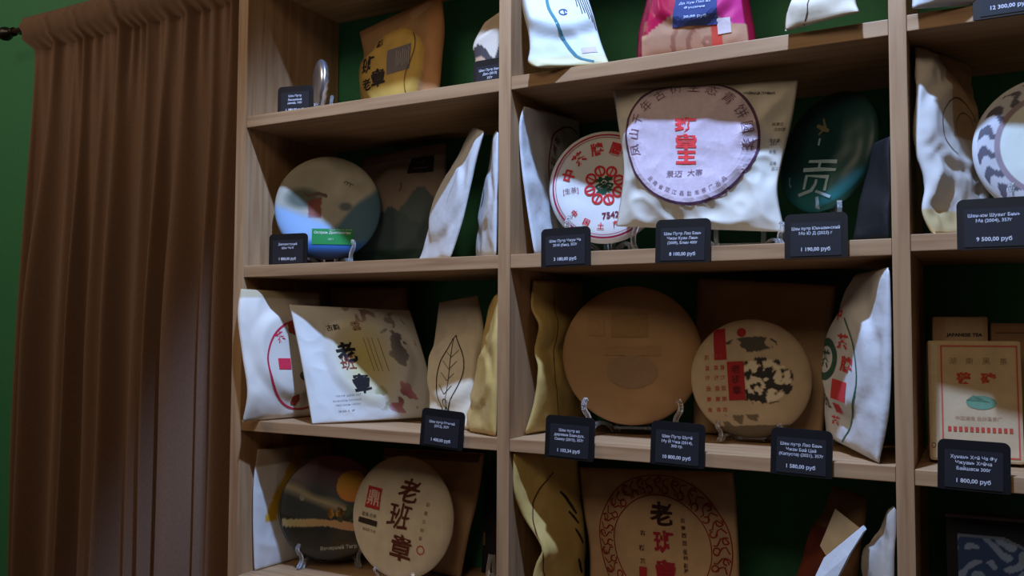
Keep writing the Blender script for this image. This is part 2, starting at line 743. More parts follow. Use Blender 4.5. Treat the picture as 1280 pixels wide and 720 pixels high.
# ------------------------------------------------------------------ clear S-shaped easel
def stand(label, c, Z, w, yaw, s=1.0):
    """c: x,y of the valley the dish sits in; w: distance between the side plates"""
    root = thing('display_stand', label, 'stand', (c[0], c[1], Z), 'clear plastic easels on the shelves')
    root.rotation_euler = (0, 0, math.radians(yaw))
    # profile in (depth, height): hook in front, foot, valley, rest rising to the back
    prof = [(-.021, .040), (-.026, .036), (-.025, .029), (-.017, .021), (-.016, .011), (-.024, .0018), (-.012, .0018), (-.008, .010), (.004, .0135),
            (.022, .010), (.034, .0022), (.042, .0022), (.040, .012), (.038, .045), (.044, .078)]
    prof = catmull([Vector((a, b, 0)) for a, b in prof], 48)
    for sx in (-1, 1):
        bm = bmesh.new()
        rows = []
        for i, p in enumerate(prof):
            a = prof[max(0, i - 1)]
            b = prof[min(47, i + 1)]
            d = (b - a).normalized()
            nn = Vector((-d.y, d.x, 0)) * 0.0019
            row = []
            for q, xx in ((p + nn, -.0036), (p + nn, .0036), (p - nn, .0036), (p - nn, -.0036)):
                row.append(bm.verts.new((sx * (w / 2 - .5 * q.x * s) + xx * .87, .87 * q.x * s + sx * .5 * xx, max(0.0004, q.y * s))))
            rows.append(row)
        for a, b in zip(rows, rows[1:]):
            for k in range(4):
                bm.faces.new((a[k], a[(k + 1) % 4], b[(k + 1) % 4], b[k]))
        bm.faces.new(rows[0][::-1])
        bm.faces.new(rows[-1])
        bmesh.ops.recalc_face_normals(bm, faces=bm.faces[:])
        bm_obj('side_plate', bm, CLEAR, root)
    for yy, zz in ((.030, .0055), (.039, .040)):
        hw = w / 2 - .5 * yy * s - .002
        box('crossbar', (-hw, .87 * yy * s - .002, zz * s - .002), (hw, .87 * yy * s + .002, zz * s + .004), CLEAR, root, .0008)
    return root


def cake_stand(label, cake, Z, w, yaw, s=None):
    R = cake.R
    gap = cake.root.location.z - Z + R - math.sqrt(R * R - w * w / 4)
    if s is None:
        s = min(1.7, max(.6, (gap - .003) / .0155))
    upv = (Vector((0, 0, 1)) - cake.n * cake.n.z).normalized()
    bp = cake.c - upv * cake.R
    return stand(label, (bp.x, bp.y), Z, w, yaw, s)


# ------------------------------------------------------------------ price tag
def tag(label, x, Y, Z0, lines, yaw=0.0, rollz=0.0, hang=True, w=0.090, h=0.068, lean=6.0, group='black price tags on the shelves', bright=True):
    p = at_z(x, Y, Z0)
    root = thing('price_tag', label, 'price tag', p, group)
    root.rotation_euler = (math.radians(-lean if hang else 0), math.radians(rollz), math.radians(yaw))
    bm = bmesh.new()
    r = 0.009
    pts = []
    for cx, cz, a0, rr in ((w / 2 - r, h - r, 0, r), (-w / 2 + r, h - r, 90, r), (-w / 2 + .002, .002, 180, .002), (w / 2 - .002, .002, 270, .002)):
        for k in range(7):
            a = math.radians(a0 + 15 * k)
            pts.append((cx + rr * math.cos(a), cz + rr * math.sin(a)))
    f = bm.faces.new([bm.verts.new((a, -.0015, b)) for a, b in pts])
    ex = bmesh.ops.extrude_face_region(bm, geom=[f])
    for v in ex['geom']:
        if isinstance(v, bmesh.types.BMVert):
            v.co.y = .0015
    bmesh.ops.recalc_face_normals(bm, faces=bm.faces[:])
    bm_obj('holder', bm, BLACKP, root)
    li = box('label_card', (-w * .40, -.0024, h * .05), (w * .40, -.0013, h * .80), LABELN, root)
    if hang:
        box('clip', (-.012, .0015, .0305), (.012, .020, .0320), BLACKP, root)
        # small lip under the card
    else:
        box('foot', (-w * .3, .0, .0), (w * .3, .022, .0016), BLACKP, root)
    # lettering
    k = Ink()
    n = len(lines) - 1
    y = h * .66
    for i, s in enumerate(lines[:-1]):
        vs, ts, tw, th = text2d(s, 0.012)
        hh = .0046
        ww = min(w * .76, tw * hh / 0.72)
        k.text(s, 0, y, hh * th / .72, 0, 0.012, width=ww)
        y -= .0074
    s = lines[-1]
    vs, ts, tw, th = text2d(s, 0.02)
    k.text(s, 0, h * .19, .0056 * th / .72, 0, 0.02, width=min(w * .7, tw * .0056 / .72))
    mesh_obj('lettering', [(a, -.0028, b) for a, b in k.v], k.t, TAGINK, li, smooth=False)['kind'] = 'stuff'
    return root

# ================================================================== the setting
def wall_mat():
    m, n, l, b = base_mat('green_wall_paint')
    nz = bump(n, l, b, 90, 0.15, 0.001, 4)
    vary(n, l, b, nz, rgb(56, 132, 90), 0.05)
    b.inputs['Roughness'].default_value = 0.7
    return m


struct(box('wall_back', (-3.2, 0.305, 0.0), (3.4, 0.42, 3.42), wall_mat()))
struct(box('floor', (-3.2, -4.2, -0.08), (3.4, 0.42, 0.0), plain('dark_floor_laminate', rgb(92, 70, 52), 0.5)))
struct(box('ceiling', (-3.2, -4.2, 3.42), (3.4, 0.42, 3.5), plain('ceiling_paint', rgb(170, 160, 150), 0.8)))

# ------------------------------------------------------------------ bookcase
WX, WZ = wood('pine_board_along', 'x'), wood('pine_board_upright', 'z')
bc = thing('bookcase', 'tall open pine bookcase with square compartments full of wrapped tea', 'bookcase', (0.33, 0.15, 0))
BL = bc.location


def board(name, lo, hi, mat):
    lo, hi = Vector(lo), Vector(hi)
    c = (lo + hi) / 2
    bm = bmesh.new()
    box_bm(bm, lo - c, hi - c, 0.0012)
    o = bm_obj(name, bm, mat, bc)
    o.location = c - BL
    return o


D = 0.300
uprights = [(-0.6461, -0.6180), (0.0, 0.0242), (0.6467, 0.6707), (1.2930, 1.3170)]
for k, (a, b) in enumerate(uprights):
    board('side_panel' if k in (0, 3) else 'divider', (a, 0, 0), (b, D, 2.284), WZ)
heights = [2.26, 1.94, 1.62, 1.2978, 0.976, 0.654, 0.332, 0.04]
tops = [2.284, 1.964, 1.6444, 1.32, 0.998, 0.676, 0.354, 0.064]
for bay in range(3):
    dz = [0, .0019, .0045, -.0024, 0, 0, 0, 0] if bay == 2 else [0] * 8
    for z0, z1, d in zip(heights, tops, dz):
        board('shelf_board', (uprights[bay][1] + .0004, 0.0015, z0 + d), (uprights[bay + 1][0] - .0004, D - .001, z1 + d), WX)

# ------------------------------------------------------------------ curtain and rod
def cloth_mat():
    m, n, l, b = base_mat('brown_curtain_cloth')
    nz = bump(n, l, b, 420, 0.25, 0.0008, 2, stretch=(1, 1, .3))
    vary(n, l, b, nz, rgb(116, 84, 62), 0.12)
    b.inputs['Roughness'].default_value = 0.85
    b.inputs['Sheen Weight'].default_value = 0.15
    return m


CX0, CX1, CY, ROD = -1.715, -0.652, 0.20, 2.398
NX, NZ = 420, 60
ct = thing('curtain', 'dark brown gathered cloth curtain hanging from a rod beside the bookcase', 'curtain', ((CX0 + CX1) / 2, CY, 0.02))
vs, fs = [], []
FOLD = [(.020, .018, .036), (.115, .030, .075), (.175, .012, .020), (.235, .018, .050), (.31, .016, .030), (.385, .034, .070),
        (.475, .016, .030), (.54, .022, .050), (.625, .030, .062), (.71, .018, .034), (.775, .026, .056), (.86, .022, .040), (.935, .026, .052), (.995, .016, .030)]
for j in range(NZ + 1):
    v = (j / NZ) ** 1.35
    z = ROD + 0.024 - v * (ROD + 0.004)
    low = sstep(0.0, 0.42, v)
    for i in range(NX + 1):
        u = i / NX
        x = CX0 + (CX1 - CX0) * u
        f = 0.0
        for n_, (fc, fwid, fa) in enumerate(FOLD):
            cc_ = fc + (fc - .75) * .05 * v * (1 if fc < .6 else 0) + .012 * noise.noise((fc * 31, v * 1.6, 3))
            wv = fwid * (.55 + .65 * low) * (1 + .25 * noise.noise((fc * 17, v * 2.0, 8)))
            am = fa * (.30 + .70 * low) * (1 + .35 * noise.noise((fc * 23, v * 1.3, 5)))
            f += am * math.exp(-((u - cc_) / wv) ** 2)
        f -= .030
        tight = (.007 * math.sin(u * 172 + 2.5 * noise.noise((u * 14, 0, 5))) + .004 * noise.noise((u * 60, v * 6, 2))) * (1 - sstep(.0, .16, v))
        near = math.exp(-((z - ROD) / .030) ** 2)
        y = CY - (f + tight) * (1 - .80 * near) - .030 * near - .004 * noise.noise((u * 22, v * 5, 1))
        y = min(y, 0.288 if abs(z - ROD) > .05 else CY - .0125)
        x += .010 * low * math.sin(u * 40) * (u < .97) * (u > .03)
        vs.append(Vector((min(x, CX1), y, z)) - ct.location)
for j in range(NZ):
    for i in range(NX):
        a = j * (NX + 1) + i
        fs.append((a, a + NX + 1, a + NX + 2, a + 1))
cl = mesh_obj('cloth', vs, fs, cloth_mat(), ct)
sm = cl.modifiers.new('thick', 'SOLIDIFY')
sm.thickness = 0.0018
sm.offset = -1
_pv = [Vector((CX0 + (CX1 - CX0) * i / 60, CY + .017 + .003 * math.sin(i * 1.9), ROD + zz)) - ct.location for zz in (.022, -.03) for i in range(61)]
pk = mesh_obj('rod_pocket', _pv, [(i, i + 1, i + 62, i + 61) for i in range(60)], cl.data.materials[0], ct)
pk.modifiers.new('thick', 'SOLIDIFY').thickness = .0015

rod = thing('curtain_rod', 'dark metal curtain rod with a round knob at its end', 'curtain rod', (-1.3, CY + .004, ROD))
DM = plain('dark_bronze_metal', rgb(92, 70, 62), 0.35, 0.7)


def lathe(name, prof, mat, parent, mtx, seg=24):
    v, f = [], []
    for r, h in prof:
        for s in range(seg):
            q = 2 * math.pi * s / seg
            v.append(mtx @ Vector((r * math.cos(q), r * math.sin(q), h)))
    for k in range(len(prof) - 1):
        for s in range(seg):
            f.append((k * seg + s, k * seg + (s + 1) % seg, (k + 1) * seg + (s + 1) % seg, (k + 1) * seg + s))
    f.append(tuple(range(seg))[::-1])
    f.append(tuple((len(prof) - 1) * seg + s for s in range(seg)))
    return mesh_obj(name, v, f, mat, parent)


AX = Matrix.Rotation(math.pi / 2, 4, 'Y')
lathe('pole', [(.0085, -.48), (.0085, .62)], DM, rod, AX)
KN = Matrix.Translation((-.48, 0, 0)) @ Matrix.Rotation(-math.pi / 2, 4, 'Y')
lathe('finial', [(.0085, -.002), (.013, .0), (.013, .008), (.009, .012), (.012, .02), (.019, .032), (.021, .043), (.018, .055), (.010, .063), (.002, .066)],
      plain('black_bronze', rgb(38, 32, 30), .4, .5), rod, KN)
bm = bmesh.new()
box_bm(bm, (-.475, .0, -.006), (-.461, .098, .004), .001)
box_bm(bm, (-.482, .088, -.03), (-.454, .100, .03), .002)
bm_obj('wall_bracket', bm, plain('black_bronze', rgb(38, 32, 30), .4, .5), rod)

# ================================================================== price tags
HB = {0: 1.94, 1: 1.62, 2: 1.2978}
tag('small black price tag standing beside the silver foil cake, top left compartment', 369, .045, 1.9645, ['Шен Пуэр', 'Вишневый', 'дикий, 100г', '1 380,00 руб'], 14, 0, False, .082, .064)
tag('dark blue price tag half hidden behind the divider, beside the kraft packet', 613, .07, 1.9645, ['Шен Пуэр Бинь', 'Дао (2013)', '357г', '2 600,00 руб'], 0, 0, False, .075, .062)
tag('black price tag in front of the round landscape cake', 360, .03, 1.6449, ['Дикорастущий', 'Шен Ча И', '1 800,00 руб'], 8, 0, False, .094, .066)
tag('black price tag hung below the white packet with teal line, by the left divider', 707, -.0047, HB[1] - .001, ['Шен Пуэр Чжун Ча', '2010 (бин), 357г', '3 180,00 руб'], 0, -1, True, .092, .067, 2)
tag('black price tag hung under the large packet with the purple ring', 853, -.0047, HB[1] - .001, ['Шен Пуэр Лао Бань', 'Чжан Куан Линь', '(2009), Блин 400г', '8 100,00 руб'], 0, 1, True, .090, .070, 2)
tag('wide black price tag hung in front of the dark teal cake', 1020, -.0047, HB[1] - .001, ['Шен пуэр Юньнаньский', 'Мо Ю Д (2023) г', '1 190,00 руб'], 0, 0, True, .090, .067, 2)
tag('black price tag beside the gold packet under the leaf drawing packet', 551, -.0047, HB[2] - .002, ['Шен пуэр Мэнхай', '(2012), 357г', '1 400,00 руб'], 0, 3.5, True, .092, .069, 2)
tag('black price tag with four lines below the wavy gold packet, left of clear stand', 711, -.0047, HB[2] - .004, ['Шен пуэр из', 'деревни Баньдун,', 'Синву (2015), 357г', '1 103,34 руб'], 0, 1.5, True, .090, .072, 2)
tag('black price tag with bold white print under the brown round cake', 846, -.0047, HB[2] - .001, ['Шен Пуэр Шуэй', 'Му Й Чжи (2014),', '300 гр.', '10 800,00 руб'], 0, 1.5, True, .088, .069, 2)
tag('black price tag under the cake with red strips and ink painting', 1001, -.0047, HB[2] - .001, ['Шен пуэр Лао Бань', 'Чжан Бай Цай', '(Капуста) (2021), 357г', '1 580,00 руб'], 0, 1.5, True, .088, .069, 2)
tag('black price tag at the upper right corner of the picture, above the bay', 1262, -.0047, HB[0] + .001, ['Шен Пуэр Бин Дао', '(2006), 357г', '12 300,00 руб'], 0, 0, True, .088, .069, 2)
tag('black price tag below the crumpled white packet in the right bay', 1243, -.0047, HB[1] + .003, ['Шен-юн Шуанг Бинь', 'Ма (2004), 357г', '9 500,00 руб'], 0, 0, True, .090, .070, 2)
tag('black price tag in front of the tea brick with red frame', 1217, -.0047, HB[2] - .003, ['Хунань Хэй Ча Фу', 'Чжуань Хэйча', 'Байшаси 300г', '1 800,00 руб'], 0, 1, True, .088, .068, 2)

# ================================================================== left bay, top row
c = Cake('foil_tea_cake', 'small silver foil wrapped cake seen edge-on in the top left compartment', at(400, 106, .10), .054, .021, -37, 0, 0, SILV, body='foil_wrapper', wob=.002)
cake_stand('clear easel holding the small silver foil cake', c, 1.9645, .03, -30, .75)


def art_yellow(x, y, u, v):
    q = (160, 122, 82)
    r = math.hypot(x + .014, y + .014)
    if r < .092:
        q = (186, 150, 70)
    if y > .10:
        q = (150, 108, 72)
    if u > .84:
        q = (172, 122, 76)
    k = 1 + .10 * noise.noise((x * 30, y * 30, 3))
    return tuple(t * k for t in q)


b = Bag('tea_packet', 'yellow and kraft paper tea packet with black brush characters, top left compartment',
        [(449, 40, .20), (455, 72, .20), (449, 92, .195), (455, None, .19)], [(552, -8, .19), (556, 35, .185), (553, 72, .18), (547, None, .175)], 0, None, .012,
        (.46, .54, .085, .012), .004, N=60, art=art_yellow, seed=1)
k = Ink()
cx, cy = b.px(474, 92)
k.text('班', cx - .012, cy + .012, .036, 0, .02, rough=.05)
k.text('章', cx + .016, cy - .022, .040, 0, .03, rough=.05)
k.text('老', cx - .018, cy - .030, .026, 0, .02, rough=.05)
k.text('勐', cx + .012, cy + .062, .022, 0, .02)
b.ink('printed_characters', k, ink(34, 28, 26))
x1, y1 = b.px(507, 78)
st_ = b.ink('printed_panel', Ink().rect(x1, y1, .062, .052), ink(104, 96, 98), .0008)
k = Ink()
for i in range(7):
    k.rect(x1 - .005 + i * .0055, y1 + .002, .0016, .036 - (i % 3) * .006)
b.ink('panel_lines', k, ink(150, 140, 140), .0014).parent = st_
k = Ink()
k.rect(*b.px(530, 13), .055, .018, .25)
b.ink('clear_sticker', k, ink(176, 140, 104), .0010)
k = Ink().line([(x1 + .030 + .012 * math.sin(i * .45), y1 + .055 - i * .010) for i in range(14)], .0018)
b.ink('cake_outline', k, ink(70, 50, 34), .0012)


def art_mount(x, y, u, v):
    q = (196, 180, 160)
    m = .02 * math.sin(u * 9) + .012 * noise.noise((x * 40, y * 10, 1))
    if y < m + .01:
        q = (60, 52, 50)
    if y < m - .02:
        q = (176, 140, 110)
    return q


b = Bag('tea_packet', 'pale packet with dark mountain print half hidden behind the divider, top shelf',
        [(606, 28, .12), (592, 55, .12), (594, 78, .12), (600, None, .11)], [(634, 8, .14), (641, 55, .14), (640, None, .13)], 0, None, .010, (.55, .5, .05, .008), N=36, art=art_mount, seed=2)

# ================================================================== left bay, second row
def art_landscape(x, y):
    q = (172, 166, 148)
    n1 = noise.noise((x * 22, y * 22, 4))
    n2 = noise.noise((x * 50, y * 50, 8))
    k = 1 + .12 * n1 + .05 * n2
    q = tuple(t * k for t in q)

    def mix(a, b_, t):
        t = max(0, min(1, t))
        return tuple(i + (j - i) * t for i, j in zip(a, b_))
    # dark foliage and red pavilion, left
    d = math.hypot((x + .052) / .045, (y - .018) / .028)
    q = mix((92, 98, 86), q, (d - .55) * 2.2)
    if -.04 < x < -.012 and -.026 < y < .016 + .3 * (x + .03):
        q = mix((132, 62, 52), q, .15 + .3 * abs(n2))
    if abs(y - (.026 + .0025 * math.cos((x + .02) * 160))) < .004 and -.05 < x < .0:
        q = (96, 78, 70)
    # lower left mist and lake, with light below the shelf shadow painted in
    t = (-.018 - y - .35 * (x + .03)) * 60
    if x < .01:
        q = mix(q, (150, 182, 220), t)
    # blue ridge on the right
    ridge = -.03 + (x - .02) * .9 + .012 * n1
    if x > -.02:
        q = mix(q, (78, 110, 124), (ridge - y) * 60)
    d = math.hypot((x - .040) / .018, (y - .0) / .012)
    q = mix((96, 102, 104), q, (d - .5) * 2)
    t = (-.070 - y) * 70
    q = mix(q, (44, 96, 160), t)
    t = (-.088 - y) * 70
    q = mix(q, (30, 40, 58), t)
    return q


c = Cake('tea_cake', 'round tea cake in a painted landscape wrapper with blue lake and red pavilion', at(410, 260, .125), .1145, .030, 33, 4, 0, None, art_landscape, rings=60, seg=150)
k = Ink()
for i in range(3):
    k.ring(.040 + i * .006, .052 - i * .003, .0035, .0050, 20, 200, 12)
c.ink('printed_birds', k, ink(60, 58, 56))
g = Ink().rect(.013, -.066, .088, .034)
st_ = c.ink('green_label', g, ink(44, 140, 74), .0012)
k = Ink().text('Остров Долголетия', .013, -.058, .0075, 0, .02, width=.078)
k.text('Шен Пуэр 2019', .030, -.0515, .0034, 0, 0, width=.048)
k.text('357 г', .010, -.072, .004, 0, 0)
c.ink('label_lettering', k, ink(214, 224, 210), .0022).parent = st_
cake_stand('clear easel holding the landscape cake', c, 1.6449, .085, 33)


def art_grey(x, y, u, v):
    k = 1 + .08 * noise.noise((x * 14, y * 14, 2))
    q = tuple(t * k for t in (128, 112, 98))
    if v < .13:
        q = tuple(t * k for t in (100, 82, 74))
    m1 = -.012 + .05 * math.exp(-((u - .78) / .16) ** 2) + .01 * noise.noise((x * 40, 0, 1))
    m2 = -.035 + .035 * math.exp(-((u - .45) / .2) ** 2) + .008 * noise.noise((x * 50, 5, 1))
    if y < m1:
        q = (74, 84, 84)
    if y < m2:
        q = (60, 76, 76)
    if y < -.085:
        q = (40, 64, 56)
    return q


b = Bag('tea_packet', 'grey packet with misty mountain print behind the landscape cake',
        [(452, 196, .235), (448, 260, .235), (447, None, .23)], [(558, 178, .225), (557, 250, .22), (553, None, .215)], 1, None, .010, (.5, .52, .09, .012), N=56, art=art_grey, seed=3)
x1, y1 = b.px(531, 207)
st_ = b.ink('dark_label', Ink().rect(x1, y1, .062, .034), ink(30, 24, 26), .0012)
k = Ink().text('Пуэр', x1, y1 + .004, .006, 0, .0)
k.rect(x1, y1 - .007, .036, .002)
b.ink('label_lettering', k, ink(96, 88, 90), .0020).parent = st_
k = Ink().line([(b.px(508, 236)[0] + .003 * math.sin(i), b.px(508, 236)[1] + .008 - i * .004) for i in range(5)], .003)
b.ink('printed_mark', k, ink(70, 60, 56))

b = Bag('tea_packet', 'bright white slanted packet leaning between the grey packet and the divider',
        [(591, 158, .13), (569, 205, .135), (545, 257, .135), (528, 316, .13), (519, None, .125)], [(605, 164, .035), (593, 205, .035), (580, 268, .035), (563, None, .035)], 1, WHITE, .006, (.45, .55, .07, .008), .004, seed=4)
k = Ink().line([(.02 + .006 * math.sin(i * .7), .05 - i * .009) for i in range(9)], .0012)
b.ink('fold_line', k, ink(170, 172, 180))
b = Bag('tea_packet', 'narrow pale packet squeezed against the divider in the second row',
        [(621, 163, .115), (614, 215, .115), (600, 280, .11), (595, 310, .10), (596, None, .10)], [(622, 165, .030), (621, 220, .025), (620, 280, .022), (620, None, .022)], 1, WHITE, .005, (.4, .55, .05, .006), .004, seed=5)
b.ink('printed_leaf', Ink().line([(-.02 + .006 * math.sin(i * .9), .01 - i * .008) for i in range(5)], .007, True), ink(60, 66, 74))

# ================================================================== left bay, third row
def art_flower(x, y, u, v):
    k = 1 + .06 * noise.noise((x * 18, y * 18, 2))
    q = tuple(t * k for t in (220, 210, 196))
    if v < .10:
        q = tuple(t * k for t in (186, 170, 138))
    return q


b = Bag('tea_packet', 'white packet with a red ring and red seal at the left side panel, third row',
        [(301, 361, -.018), (297, 395, -.034), (303, 445, -.034), (309, 490, -.034), (303, 527, -.034)], [(400, 366, .16), (402, 450, .16), (402, None, .155)], 2, None, .010, (.55, .5, .085, .014), .004, N=48, art=art_flower, seed=6)
x1, y1 = b.px(371, 455)
r = abs(b.px(323, 455)[0] - x1)
b.ink('printed_ring', Ink().ring(x1, y1, .0865, .0905, n=90, wob=.01), ink(196, 44, 72), .0010)
x2, y2 = b.px(347, 458)
k = Ink().rect(x2, y2, .030, .022)
x3, y3 = b.px(344, 424)
k.text('茶', x3 - .004, y3, .020, .5, .02)
b.ink('red_seal', k, ink(222, 52, 78), .0010)
k = Ink()
for px_, py_, s in ((358, 412, .013), (364, 500, .010), (372, 470, .007)):
    xx, yy = b.px(px_, py_)
    for a in range(5):
        k.disc(xx + s * .6 * math.cos(a * 1.26), yy + s * .6 * math.sin(a * 1.26), s * .55, 10)
b.ink('printed_flowers', k, ink(150, 62, 50), .0012)
xx, yy = b.px(374, 470)
b.ink('printed_leaves', Ink().disc(xx, yy, .010, 12, 1.8).disc(xx + .003, yy + .05, .008, 10, .6), ink(78, 92, 70), .0014)

b = Bag('tea_packet', 'plain brown kraft packet standing at the back behind the calligraphy packet',
        [(412, 358, .255), (412, 440, .255), (412, None, .255)], [(510, 358, .25), (512, 440, .25), (508, None, .25)], 2, DKRAFT, .012, (.5, .55, .09, .010), seed=7)


def art_calli(x, y, u, v):
    k = 1 + .05 * noise.noise((x * 16, y * 16, 1))
    q = tuple(t * k for t in (208, 206, 200))

    def mix(a, b_, t):
        t = max(0, min(1, t))
        return tuple(i + (j - i) * t for i, j in zip(a, b_))
    # yellow-green wash in the middle
    d = math.hypot((u - .50) / .28, (v - .48) / .42)
    q = mix((206, 190, 120), q, d * 1.1 - .1)
    n = noise.noise((x * 34, y * 34, 6)) + .5 * noise.noise((x * 80, y * 80, 3))
    # ink landscape on the right
    d = math.hypot((u - .82) / .14, (v - .36) / .30)
    if d < 1 and n > -.05 + d * .35:
        q = mix((70, 64, 72), q, .15 + d * .5)
    d = math.hypot((u - .56) / .20, (v - .07) / .09)
    if d < 1 and n > -.1 + d * .3:
        q = mix((110, 70, 70), q, .2 + d * .5)
    d = math.hypot((u - .74) / .15, (v - .80) / .13)
    if d < 1 and n > -.25 + d * .4:
        q = mix((150, 56, 74) if n > 0 else (84, 86, 80), q, .1 + d * .5)
    d = math.hypot((u - .58) / .06, (v - .80) / .10)
    if d < 1 and n > -.2:
        q = mix((132, 130, 80), q, d * .7)
    return q


b = Bag('tea_packet', 'large white packet with black calligraphy and ink painting, its lower left corner brightly lit',
        [(362, 381, .035), (369, 415, .028), (377, 455, .02), (390, None, .006)], [(512, 388, .185), (518, 405, .185), (534, 459, .19), (546, 521, .19)], 2, None, .006, (.55, .48, .085, .008), .003, N=110, art=art_calli, seed=8)
xx, yy = b.px(433, 440)
k = Ink().text('老', xx, yy, .040, .12, .03, rough=.07, sx=1.0)
x2, y2 = b.px(450, 482)
k.text('章', x2 + .006, y2 + .004, .036, .1, .03, rough=.07)
x3, y3 = b.px(420, 413)
k.text('古韵', x3 - .006, y3 + .002, .014, .1, .01, rough=.04)
b.ink('brush_characters', k, ink(26, 22, 24))
x2, y2 = b.px(437, 458)
k = Ink().text('班', x2 - .002, y2 + .003, .030, .1, .01, rough=.08)
x2, y2 = b.px(444, 410)
k.text('雲', x2, y2, .02, .2, .0, rough=.05)
b.ink('red_characters', k, ink(134, 62, 46))
k = Ink()
for i in range(4):
    xx, yy = b.px(458 + i * 6, 445)
    k.line([(xx, yy + .035), (xx + .002, yy), (xx + .006, yy - .035)], .0012)
b.ink('vertical_lines', k, ink(110, 96, 58), .0010)
k = Ink()
for i, (w_, s) in enumerate(((.050, 'ПУЭР ШЕН 357'), (.056, 'ЮНЬНАНЬ МЭНХАЙ'), (.05, 'ЛАО БАНЬ ЧЖАН'), (.034, '2017'))):
    xx, yy = b.px(434, 496 + i * 5 + (4 if i == 3 else 0))
    k.text(s, xx, yy, .0032, .04, 0, width=w_)
b.ink('small_print', k, ink(120, 124, 136), .0010)

b = Bag('tea_packet', 'tall kraft packet with a black leaf outline drawing beside the green wall gap',
        [(549, 378, .155), (543, 430, .15), (539, 462, .145), (536, None, .11)], [(597, 369, .14), (605, 415, .13), (602, 470, .11), (590, None, .075)], 2, CREAM, .008, (.5, .55, .07, .012), seed=9)
k = Ink()
cx, cy = b.px(564, 465)
lf = [(cx + .030 * math.sin(math.pi * t) * (1 + .25 * math.sin(3 * t)) + .020 * t, cy - .085 + .16 * t) for t in [i / 20 for i in range(21)]]
rf = [(cx - .028 * math.sin(math.pi * t) + .020 * t, cy - .085 + .16 * t) for t in [i / 20 for i in range(21)]]
k.line(lf, .0022).line(rf, .0022)
k.line([(cx + .020 * t + .004 * math.sin(t * 5), cy - .10 + .17 * t) for t in [i / 12 for i in range(13)]], .0016)
for t in (.25, .4, .55, .7):
    k.line([(cx + .02 * t, cy - .085 + .16 * t), (cx + .02 * t + .018, cy - .07 + .16 * t)], .0012)
    k.line([(cx + .02 * t, cy - .085 + .16 * t), (cx + .02 * t - .016, cy - .068 + .16 * t)], .0012)
for dy in (-.075, -.060):
    k.ring(cx + .006, cy + dy, .006, .0075, 0, 300, 16)
b.ink('leaf_drawing', k, ink(40, 34, 28))

b = Bag('tea_packet', 'golden crinkled packet wedged against the divider, third row left bay',
        [(622, 366, .10), (609, 414, .10), (603, 460, .095), (592, 503, .085), (584, 518, .075), (587, None, .05)], [(623, 368, .03), (622, 420, .02), (621, 470, .015), (620, None, .012)], 2, GOLD, .006, (.4, .6, .05, .008), .006, seed=10)

# ================================================================== left bay, fourth row
def art_band(x, y, u, v):
    k = 1 + .06 * noise.noise((x * 18, y * 18, 2))
    q = tuple(t * k for t in (214, 210, 206))
    if v < .16:
        q = tuple(t * k for t in (170, 150, 128))
    s = u - (.50 - .36 * sstep(.02, .6, v))
    if 0 < s < .15 and v < .62:
        q = (206, 160, 44)
    return q


b = Bag('tea_packet', 'white packet with a yellow stripe at the left panel, bottom row',
        [(322, 562, .034), (317, 600, .030), (316, 645, .032), (317, 690, .036), (318, None, .040)], [(408, 553, .255), (410, 640, .255), (410, None, .255)], 3, None, .004, None, .003, N=48, art=art_band, seed=11)


def art_tiger(x, y):
    n1 = noise.noise((x * 20, y * 20, 3))
    n2 = noise.noise((x * 60, y * 60, 9))

    def mix(a, b_, t):
        t = max(0, min(1, t))
        return tuple(i + (j - i) * t for i, j in zip(a, b_))
    q = mix((62, 66, 70), (112, 74, 84), (y - .03) * 14 + (x + .02) * 4)
    q = tuple(t * (1 + .15 * n1) for t in q)
    # pale beam of mist
    d = abs(y - (.028 - (x + .05) * .42 + .008 * n1))
    q = mix((150, 136, 112), q, d * 62)
    if y > .025 and x < -.03:
        q = mix(q, (120, 104, 96), (y - .03) * 12 * (.6 + n1))
    # hill in front
    if y < -.018 + .012 * math.sin(x * 40) + .004 * n2:
        q = mix((44, 48, 52), (66, 60, 52), .5 + n1)
    # path
    p = -.030 - .25 * (x + .02) * sstep(-.06, .06, x) * .6
    if abs(y - p) < .0085 + .003 * n1 and -.105 < x < .062:
        q = mix((206, 112, 86), (230, 160, 120), .5 - x * 4)
    # sun
    if math.hypot(x - .044, y - .047) < .0335:
        q = mix((214, 132, 58), (186, 96, 62), (.06 - y) * 14)
    # tiger by the path
    d = math.hypot((x - .010) / .018, (y + .010) / .014)
    if d < 1 and n2 > -.35:
        q = mix((214, 150, 60), (60, 44, 34), .5 + .9 * n2)
    d = math.hypot((x - .030) / .030, (y + .012) / .018)
    if d < 1 and n2 < .1 and x > .015:
        q = (66, 74, 56)
    q = tuple(min(250, t * 1.5) for t in q)
    if y < -.07 and x > .01:
        q = mix((60, 66, 60), (112, 94, 66), .4 + n1)
    return q


c = Cake('tea_cake', 'round tea cake with a dark painted sunset label under a clear lid', Vector((at(411, 637, .155).x + .007, .157, 1.1225)), .1125, .030, 33, 3, 0, None, art_tiger, rings=70, seg=170)
k = Ink().text('Вечерний Тигр', .018, -.083, .0105, .06, .03, width=.078)
c.ink('label_lettering', k, ink(226, 222, 210))
c.ink('white_emblem', Ink().disc(-.062, .024, .007, 12, .8).disc(-.062, .034, .004, 10), ink(196, 190, 176))
